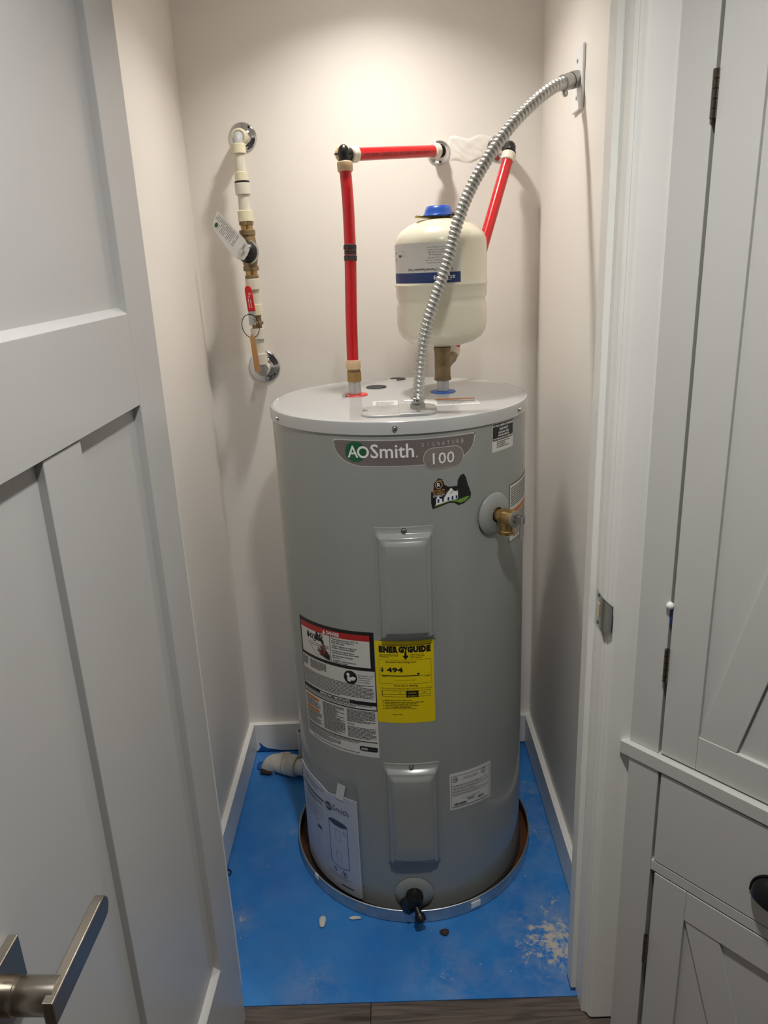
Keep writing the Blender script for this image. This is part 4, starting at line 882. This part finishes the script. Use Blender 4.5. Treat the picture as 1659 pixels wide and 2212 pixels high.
# paper tag hung on the bolt
tg = thing('paper_tag', 'white printed paper tag hanging on the brass pressure valve', 'tag', tuple(bp_))
tx = Vector((0.93, -0.36, 0.0)).normalized(); tz = Vector((0, 0, 1))
def TG(u, v, h): bulge = 0.003 * (min(0, u + 0.02) / 0.07) ** 2; return bp_ + tx * u + tz * v - bd * (-h) - bd * bulge
def xy(x, z): return ((x + 0.3644) * 1.03, z - 1.5030)
pts = [xy(*q_) for q_ in ((-0.4217, 1.6011), (-0.4290, 1.5850), (-0.4370, 1.5760), (-0.4380, 1.5600), (-0.4180, 1.5320), (-0.3969, 1.5033), (-0.3785, 1.4856), (-0.3607, 1.4838), (-0.3500, 1.4950), (-0.3420, 1.5085), (-0.3470, 1.5210), (-0.3546, 1.5331), (-0.3720, 1.5500), (-0.3950, 1.5720), (-0.4100, 1.5900))]
d = Decal(TG); d.poly('paper', pts, 0)
# print runs square to the long edge of the tag
ang = atan2(1.5331 - 1.6011, -0.3546 + 0.4217); ca, sa = cos(ang), sin(ang); org = xy(-0.4190, 1.5965)
d2 = Decal(lambda u, v, h: TG(org[0] + u * ca + v * sa, org[1] + u * sa - v * ca, h + 0.0002))
for i in range(18):
    uu = 0.004 + i * 0.0043
    d2.bars('ink_soft', uu, uu + 0.0013, 0.003, 0.016 if i < 4 else (0.034 if i % 5 else 0.022), 6, 0, .86, 1, 90 + i)
d2.disc('ink_green', 0.014, 0.0265, 0.0050, 0.0065, 0)
org3 = xy(-0.3560, 1.5225)
d3 = Decal(lambda u, v, h: TG(org3[0] + u * cos(ang - pi / 2) - v * sin(ang - pi / 2), org3[1] + u * sin(ang - pi / 2) + v * cos(ang - pi / 2), h + 0.0002))
d3.text('ink_green', 'LEAD-F', 0.0, 0.026, 0.001, 0.0075, 0, 0.01)
tgo = d.build('tag_sheet', tg, 'paper'); d2.build('print', tgo, 'ink_soft'); d3.build('print', tgo, 'ink_green')
# red lever of the shut-off valve
hyy = 0.2665
lv_ = MB().prism([(-0.0095, 0.0), (-0.0090, 0.050), (-0.0070, 0.0575), (-0.0030, 0.0610), (0.0030, 0.0610), (0.0070, 0.0575), (0.0090, 0.050), (0.0095, 0.0)], 0.0, 0.0055, lambda a, b, h: (-0.3525 + a - b * 0.075, hyy - 0.004 + h, 1.3625 + b)).build('lever', 'handle_red', ris, bevel=0.002)
d = Decal(lambda u, v, h: (-0.3525 + u - v * 0.075, hyy - 0.004 - h, 1.3625 + v))
d.ring('ink_white', 0.002, 0.042, 0.0025, 0.0028, 0.0009, 0, 14); d.text('ink_white', 'ON', -0.003, 0.001, 0.033, 0.038, 0); d.bars('ink_white', -0.004, -0.002, 0.008, 0.030, 6, 0, .6, 1, 5); d.bars('ink_white', 0.001, 0.003, 0.008, 0.028, 6, 0, .6, 1, 6)
d.build('print', lv_, 'ink_white')
MB().box(-0.3622, -0.3450, hyy, hyy + 0.002, 1.3290, 1.3640).build('lever_bracket', 'steel', ris, bevel=0.0006)
MB().cyl((-0.3535, hyy - 0.004, 1.3390), (-0.3535, py, 1.3390), 0.0045).build('valve_stem', 'old_brass', ris); MB().hexa((-0.3535, hyy - 0.0045, 1.3390), (-0.3535, hyy, 1.3390), 0.0065).build('stem_nut', 'steel', ris)
# wire loop with card tag
wt = thing('cardboard_tag', 'blank tan cardboard tag on a black wire loop at the shut-off lever', 'tag', (-0.358, 0.262, 1.30))
loop = [(-0.358 + 0.0215 * cos(a) - 0.002 * sin(a), 0.2605 + 0.003 * sin(2 * a), 1.3270 + 0.0285 * sin(a)) for a in [2 * pi * i / 40 for i in range(41)]]
MB().tube(loop, 0.0010, 8, cap=False).build('wire_loop', 'black_plastic', wt)
MB().prism([(-0.3625, 1.2975), (-0.3592, 1.3070), (-0.3560, 1.3080), (-0.3500, 1.3000), (-0.3425, 1.2150), (-0.3580, 1.2135)], 0.258, 0.2592, lambda a, b, h: (a, h, b)).build('card', 'tag_card', wt)
sq = [(-0.1235 + 0.003 * sin(i * 2.1) + i * 0.0011, 0.006 + 0.004 * cos(i * 1.7) + i * 0.0006, ZT + 0.0018 + 0.0012 * (i % 3)) for i in range(14)]
tag(MB().tube(catmull(sq, 4), 0.0009, 8).build('wire_scrap', 'steel', loc=(-0.118, 0.01, ZT)), 'curl of thin wire beside the red ring on the tank top', 'wire')
# ------------------------------------------------------------------ electrical conduit
CP = [(0.0368, -0.189, 1.190), (0.0386, -0.188, 1.2156), (0.0414, -0.186, 1.247), (0.0474, -0.182, 1.2956), (0.0548, -0.178, 1.3302), (0.0647, -0.174, 1.3643), (0.0812, -0.168, 1.4064), (0.0976, -0.16, 1.4479), (0.1112, -0.152, 1.4893), (0.122, -0.144, 1.5263), (0.1354, -0.136, 1.559), (0.1505, -0.128, 1.589), (0.1719, -0.118, 1.6237), (0.2046, -0.102, 1.6682), (0.2372, -0.087, 1.7047), (0.2655, -0.073, 1.7303), (0.2941, -0.059, 1.753), (0.3205, -0.042, 1.7700), (0.3440, -0.026, 1.7805)]
pth = catmull(CP, 40); Ls = [0.0]
for a_, b2 in zip(pth, pth[1:]): Ls.append(Ls[-1] + (b2 - a_).length)
tot = Ls[-1]; pitch = 0.0089; nst = int(tot / pitch * 8); uni = []; k = 0
for i in range(nst + 1):
    s_ = tot * i / nst
    while k < len(Ls) - 2 and Ls[k + 1] < s_: k += 1
    uni.append(pth[k].lerp(pth[k + 1], (s_ - Ls[k]) / max(1e-9, Ls[k + 1] - Ls[k])))
con = thing('electrical_conduit', 'ribbed flexible metal conduit arching from the wall plate to the tank top', 'conduit', (0.0368, -0.189, ZT + 0.0058))
def rr(i, a):
    ph = (tot * i / nst / pitch + a / (2 * pi)) % 1.0
    q_ = 0.5 - 0.5 * cos(2 * pi * ph); return 0.0088 + 0.0032 * (q_ ** 0.6)
MB().tube(uni, rr, 20).build('flexible_conduit', 'conduit_metal', con, sharp=80)
b0 = Vector((0.0366, -0.189, ZT + 0.0058))
MB().lathe([(0.0150, 0), (0.0150, 0.008), (0.0130, 0.0085), (0.0130, 0.012)], b0, (0, 0, 1), 8 * 3).build('base_connector', 'galv_dull', con)
MB().lathe([(0.0132, 0.012), (0.0138, 0.013), (0.0138, 0.022), (0.0125, 0.024)], b0, (0, 0, 1), 32).build('clamp_band', 'steel', con)
cs = MB().box(0.0270, 0.0420, -0.206, -0.200, ZT + 0.018, ZT + 0.028).build('clamp_ear', 'steel', con, bevel=0.002)
MB().cyl((0.010, -0.2035, ZT + 0.0230), (0.030, -0.2035, ZT + 0.0230), 0.0017, seg=12).build('screw', 'steel', cs); MB().lathe([(0.0052, 0), (0.0052, 0.003), (0.003, 0.005), (1e-6, 0.0052)], (0.035, -0.206, ZT + 0.0230), (0, -1, 0), 18).build('screw', 'steel', cs)
w0 = Vector((0.3370, -0.0305, 1.7775)); wd_ = Vector((0.90, 0.40, 0.18)).normalized(); we = Vector((XR - 0.0075, -0.004, 1.790))
wd_ = (we - w0).normalized(); WL = (we - w0).length
MB().lathe([(0.0120, 0.004), (0.0148, 0.0045), (0.0148, WL * 0.52), (0.0135, WL * 0.54)], w0, wd_, 32).build('clamp_band', 'galv_dull', con)
MB().lathe([(0.0150, WL * 0.58), (0.0155, WL * 0.6), (0.0155, WL - 0.003), (0.0150, WL - 0.0005)], w0, wd_, 32).build('wall_connector', 'galv_dull', con)
wsd = wd_.cross(Vector((0, 0, 1))).normalized(); ear = w0 + wd_ * (WL * 0.26) - Vector((0, 0, 0.0185))
ce = MB().torus(ear, wsd, 0.0052, 0.0022, 24, 8).build('clamp_ear', 'steel', con); MB().lathe([(0.0046, -0.003), (0.0046, 0.003), (0.003, 0.0045), (1e-6, 0.005)], ear, wsd, 16).build('screw', 'steel', ce)
sc_ = w0 + wd_ * (WL * 0.8) + wsd * 0.0152 + Vector((0, 0, 0.001)); MB().lathe([(0.0024, 0), (1e-6, 0.0008)], sc_, wsd, 12).build('set_screw', 'black_plastic', con)
# blank cover plate
pl_ = thing('cover_plate', 'white rectangular wall plate where the conduit enters the right wall', 'wall plate', (XR, 0.006, 1.79))
MB().box(XR - 0.0062, XR - 0.0001, -0.0325, 0.0435, 1.7335, 1.8470).build('plate', 'plate_white', pl_, bevel=0.0028)
for zz in (1.8225, 1.7575): MB().lathe([(0.0042, 0), (0.0035, 0.0012), (1e-6, 0.0016)], (XR - 0.0062, 0.006, zz), (-1, 0, 0), 14).build('screw', 'steel', pl_)

# ================================================================== CABINETS (built across the corner)
ch = Vector((0.374, -0.5565)); cdv = Vector((0.6536, -0.7569)); cnv = Vector((-0.7569, -0.6536))
def CT(p): q_ = ch + cdv * p[0] + cnv * p[1]; return (q_.x, q_.y, p[2])
CW = 0.545
def foot(w_):          # corner footprint behind the face
    a = CT((0.004, -0.0195 - w_, 0)); b2 = CT((CW, -0.0195 - w_, 0))
    return [(a[0], a[1]), (b2[0], b2[1]), (b2[0], YF0 - 0.002), (a[0] + 0.002, YF0 - 0.002)]
def cbox(n, m, par, u0, u1, w0_, w1_, z0, z1, bev=0.0009): return MB(CT).box(u0, u1, w0_, w1_, z0, z1).build(n, m, par, bevel=bev)
def carcass(par, z0, z1):
    MB().prism([(CT((0.02, -0.030, 0))[0], CT((0.02, -0.030, 0))[1]), (CT((CW - 0.02, -0.030, 0))[0], CT((CW - 0.02, -0.030, 0))[1]), (CT((CW - 0.02, -0.030, 0))[0], YF0 - 0.004), (CT((0.02, -0.03, 0))[0] + 0.001, YF0 - 0.004)], z0, z1).build('carcass', 'cabinet_inside', par)
def hinge(z0, z1, u, par):
    n = 5; o = None; hgt = (z1 - z0) / n
    for k in range(n):
        c_ = CT((u, 0.0022, 0)); q_ = MB().cyl((c_[0], c_[1], z0 + k * hgt + 0.0004), (c_[0], c_[1], z0 + (k + 1) * hgt - 0.0004), 0.0042, seg=16)
        if k == 0: o = q_
        else: o.add(q_.v, q_.f)
    return o.build('hinge', 'dark_nickel', par)
def brace(par, pts, w0_, w1_): return MB(CT).prism(pts, w0_, w1_, lambda a, b, h: (a, h, b)).build('brace', 'cabinet_paint', par, bevel=0.0008)
up = thing('upper_cabinet', 'tall grey corner cabinet with braced door above the ledge', 'cabinet', CT((0.25, 0, 0.662)))
carcass(up, 0.664, 2.10)
cbox('face_stile', 'cabinet_paint', up, 0.0, 0.0530, -0.022, 0, 0.6605, 2.12); cbox('face_stile', 'cabinet_paint', up, 0.493, CW, -0.022, 0, 0.6605, 2.12); cbox('face_rail', 'cabinet_paint', up, 0.0531, 0.4929, -0.022, -0.0002, 2.02, 2.12)
dr1 = cbox('door', 'cabinet_paint', up, 0.100, 0.452, -0.016, -0.0075, 0.70, 1.99, 0)
cbox('door_stile', 'cabinet_paint', dr1, 0.0580, 0.1180, -0.020, 0, 0.6635, 2.015); cbox('door_stile', 'cabinet_paint', dr1, 0.4300, 0.4885, -0.020, 0, 0.6635, 2.015)
cbox('door_rail', 'cabinet_paint', dr1, 0.1181, 0.4299, -0.020, -0.0002, 0.6635, 0.7245); cbox('door_rail', 'cabinet_paint', dr1, 0.1181, 0.4299, -0.020, -0.0002, 1.955, 2.015)
brace(dr1, [(0.1185, 0.7247), (0.1775, 0.7247), (0.4295, 1.7980), (0.4295, 1.9548), (0.4074, 1.9548)], -0.0075, -0.0018)
hinge(1.6200, 1.6775, 0.0553, dr1); hinge(0.7990, 0.8585, 0.0553, dr1)
bm_ = MB(CT).sphere((0.0535, 0.002, 0.9345), 0.0062, 16, 10).build('bumper', 'plate_white', up); MB(CT).box(0.0534, 0.0575, -0.004, -0.001, 0.900, 0.930).build('bumper_strip', 'ink_navy', bm_)
led = MB(CT).prism([(-0.0115, -0.004), (-0.0115, 0.0118), (CW + 0.01, 0.0118), (CW + 0.01, -0.026), (0.020, -0.026)], 0.6355, 0.6602, lambda a, b, h: (a, b, h)).build('cabinet_ledge', 'cabinet_paint', bevel=0.0012, loc=CT((0.25, 0, 0.6355)))
tag(led, 'narrow grey ledge board projecting between the upper and lower cabinets', 'ledge')
CT_up = CT
def CT(p): q_ = ch + cdv * (p[0] + 0.0055) + cnv * (p[1] + 0.0085); return (q_.x, q_.y, p[2])
lo = thing('lower_cabinet', 'grey corner base cabinet with a drawer over a braced door', 'cabinet', CT((0.25, 0, 0.0)))
carcass(lo, 0.02, 0.632)
cbox('face_stile', 'cabinet_paint', lo, 0.0, 0.0555, -0.022, 0, 0.001, 0.6350); cbox('face_stile', 'cabinet_paint', lo, 0.493, CW, -0.022, 0, 0.001, 0.6350); cbox('face_rail', 'cabinet_paint', lo, 0.0556, 0.4929, -0.022, -0.0004, 0.4290, 0.4490); cbox('face_rail', 'cabinet_paint', lo, 0.0556, 0.4929, -0.022, -0.0004, 0.001, 0.034)
dw = cbox('drawer', 'cabinet_paint', lo, 0.0605, 0.4885, -0.020, 0, 0.4515, 0.6310)
pu, pzz = 0.2745, 0.5065
cup = MB(CT).surf(28, 12, lambda u, v: (pu - 0.050 * cos(pi * u), 0.0012 + 0.026 * sin(pi * u) * cos(pi / 2 * v), pzz + 0.046 * (sin(pi * u) ** 0.8) * sin(pi / 2 * v)))
n_ = len(cup.v); cup.surf(28, 12, lambda u, v: (pu - 0.0485 * cos(pi * u), 0.0010 + 0.0242 * sin(pi * u) * cos(pi / 2 * v), pzz + 0.0442 * (sin(pi * u) ** 0.8) * sin(pi / 2 * v)))
cp2 = cup.build('cup_pull', 'black_plastic', dw, sharp=70)
MB(CT).tube([(pu - 0.0515 * cos(pi * i / 30), 0.0014, pzz + 0.0475 * (sin(pi * i / 30) ** 0.8)) for i in range(31)], 0.0020, 8).build('pull_flange', 'black_plastic', cp2)
dr2 = cbox('door', 'cabinet_paint', lo, 0.110, 0.450, -0.016, -0.0075, 0.06, 0.39, 0)
cbox('door_stile', 'cabinet_paint', dr2, 0.0640, 0.1238, -0.020, 0, 0.037, 0.4260); cbox('door_stile', 'cabinet_paint', dr2, 0.4300, 0.4885, -0.020, 0, 0.037, 0.4260)
cbox('door_rail', 'cabinet_paint', dr2, 0.1239, 0.4299, -0.020, -0.0002, 0.3655, 0.4260); cbox('door_rail', 'cabinet_paint', dr2, 0.1239, 0.4299, -0.020, -0.0002, 0.037, 0.082)
brace(dr2, [(0.1243, 0.3653), (0.1852, 0.3653), (0.2735, 0.0824), (0.2140, 0.0824)], -0.0075, -0.0018); brace(dr2, [(0.4296, 0.3653), (0.3688, 0.3653), (0.2805, 0.0824), (0.3400, 0.0824)], -0.0075, -0.0018)
hinge(0.2190, 0.2815, 0.0598, dr2)

# ================================================================== BITS ON THE FLOOR
pv = thing('pvc_drain_elbow', 'off white plastic drain elbow coming out of the floor beside the pan', 'pipe fitting', (-0.415, 0.275, 0))
PA = [(-0.432, 0.283, 0.002), (-0.421, 0.279, 0.020), (-0.404, 0.272, 0.030), (-0.385, 0.264, 0.033)]
MB().tube(catmull(PA, 6), 0.0270, 28).build('elbow', 'pvc', pv)
q0, q1 = Vector((-0.396, 0.269, 0.0325)), Vector((-0.335, 0.243, 0.034)); qd = (q1 - q0).normalized()
MB().lathe([(0.0270, 0), (0.0310, 0.001), (0.0310, 0.019), (0.0285, 0.0195), (0.0285, 0.022), (0.0320, 0.0225), (0.0320, 0.060), (0.0300, 0.062)], q0, qd, 36).build('coupling', 'pvc', pv)
MB().lathe([(0.0240, 0), (0.0240, 0.030)], q0 + qd * 0.060, qd, 28).build('pipe', 'pvc', pv)
MB().lathe([(0.0310, 0.0190), (0.0322, 0.0195), (0.0322, 0.0215), (0.0310, 0.022)], q0, qd, 36, close=False).build('glue_line', 'ring_tan', pv)
MB().sphere((-0.372, 0.268, 0.062), 0.010, 14, 8, (1.3, 0.9, 0.6)).build('glue_lump', 'pvc', pv)
st_ = thing('pvc_stub_pipe', 'cream plastic pipe stub standing against the back baseboard beside the tank', 'pipe', (-0.331, 0.338, 0))
MB().lathe([(0.0165, 0.0005), (0.0165, 0.092), (0.0175, 0.0925), (0.0175, 0.096), (0.0135, 0.096), (0.0135, 0.05), (1e-6, 0.05)], (-0.331, 0.338, 0), (0, 0, 1), 32).build('pipe', 'pvc', st_)
def lump(name, m, c, r, sc, label, cat, seed=0):
    mb = MB().sphere((0, 0, 0), r, 16, 9, sc); rn = random.Random(seed); k = [(rn.uniform(5, 9), rn.uniform(0, 6)) for _ in range(3)]
    mb.v = [(c[0] + x * (1 + .18 * sin(y / r * 1.9 + k[0][1])), c[1] + y * (1 + .2 * sin(x / r * 2.1 + k[1][1])), c[2] + z + r * sc[2] * 1.0) for x, y, z in mb.v]
    return tag(mb.build(name, m, loc=c), label, cat)
lump('plaster_chip', 'plaster', (-0.2245, -0.2960, 0.0), 0.011, (0.85, 1.25, 0.35), 'white oval chip of plaster on the blue floor', 'chip', 1)
lump('debris_crumb', 'debris_dark', (0.058, -0.3370, 0.0), 0.010, (1.2, 0.8, 0.45), 'small dark brown crumb of dirt in front of the pan', 'debris', 2)
lump('plaster_lump', 'plaster', (-0.148, -0.2880, 0.0), 0.0085, (1.7, 0.55, 0.4), 'pale plaster lump against the front edge of the pan', 'chip', 3)
lump('paint_flake', 'paper', (-0.470, -0.300, 0.0), 0.005, (2.0, 0.7, 0.2), 'thin white paint flake near the open door', 'chip', 4)
lump('dirt_clod', 'debris_dark', (-0.438, 0.262, 0.0), 0.016, (1.5, 1.0, 0.5), 'dark crumbled dirt where the drain elbow leaves the floor', 'debris', 5)
lump('blue_paint_flap', 'blue_smear', (-0.462, 0.296, 0.0), 0.014, (0.9, 1.2, 0.3), 'lifted flap of blue paint in the rear left floor corner', 'debris', 6)
wl_ = MB().torus((-0.4815, -0.135, 0.003), (0, 0, 1), 0.0105, 0.0016, 28, 8).build('wire_loop', 'black_plastic', loc=(-0.4815, -0.135, 0.0014)); tag(wl_, 'small black wire loop on the floor by the left baseboard', 'wire')
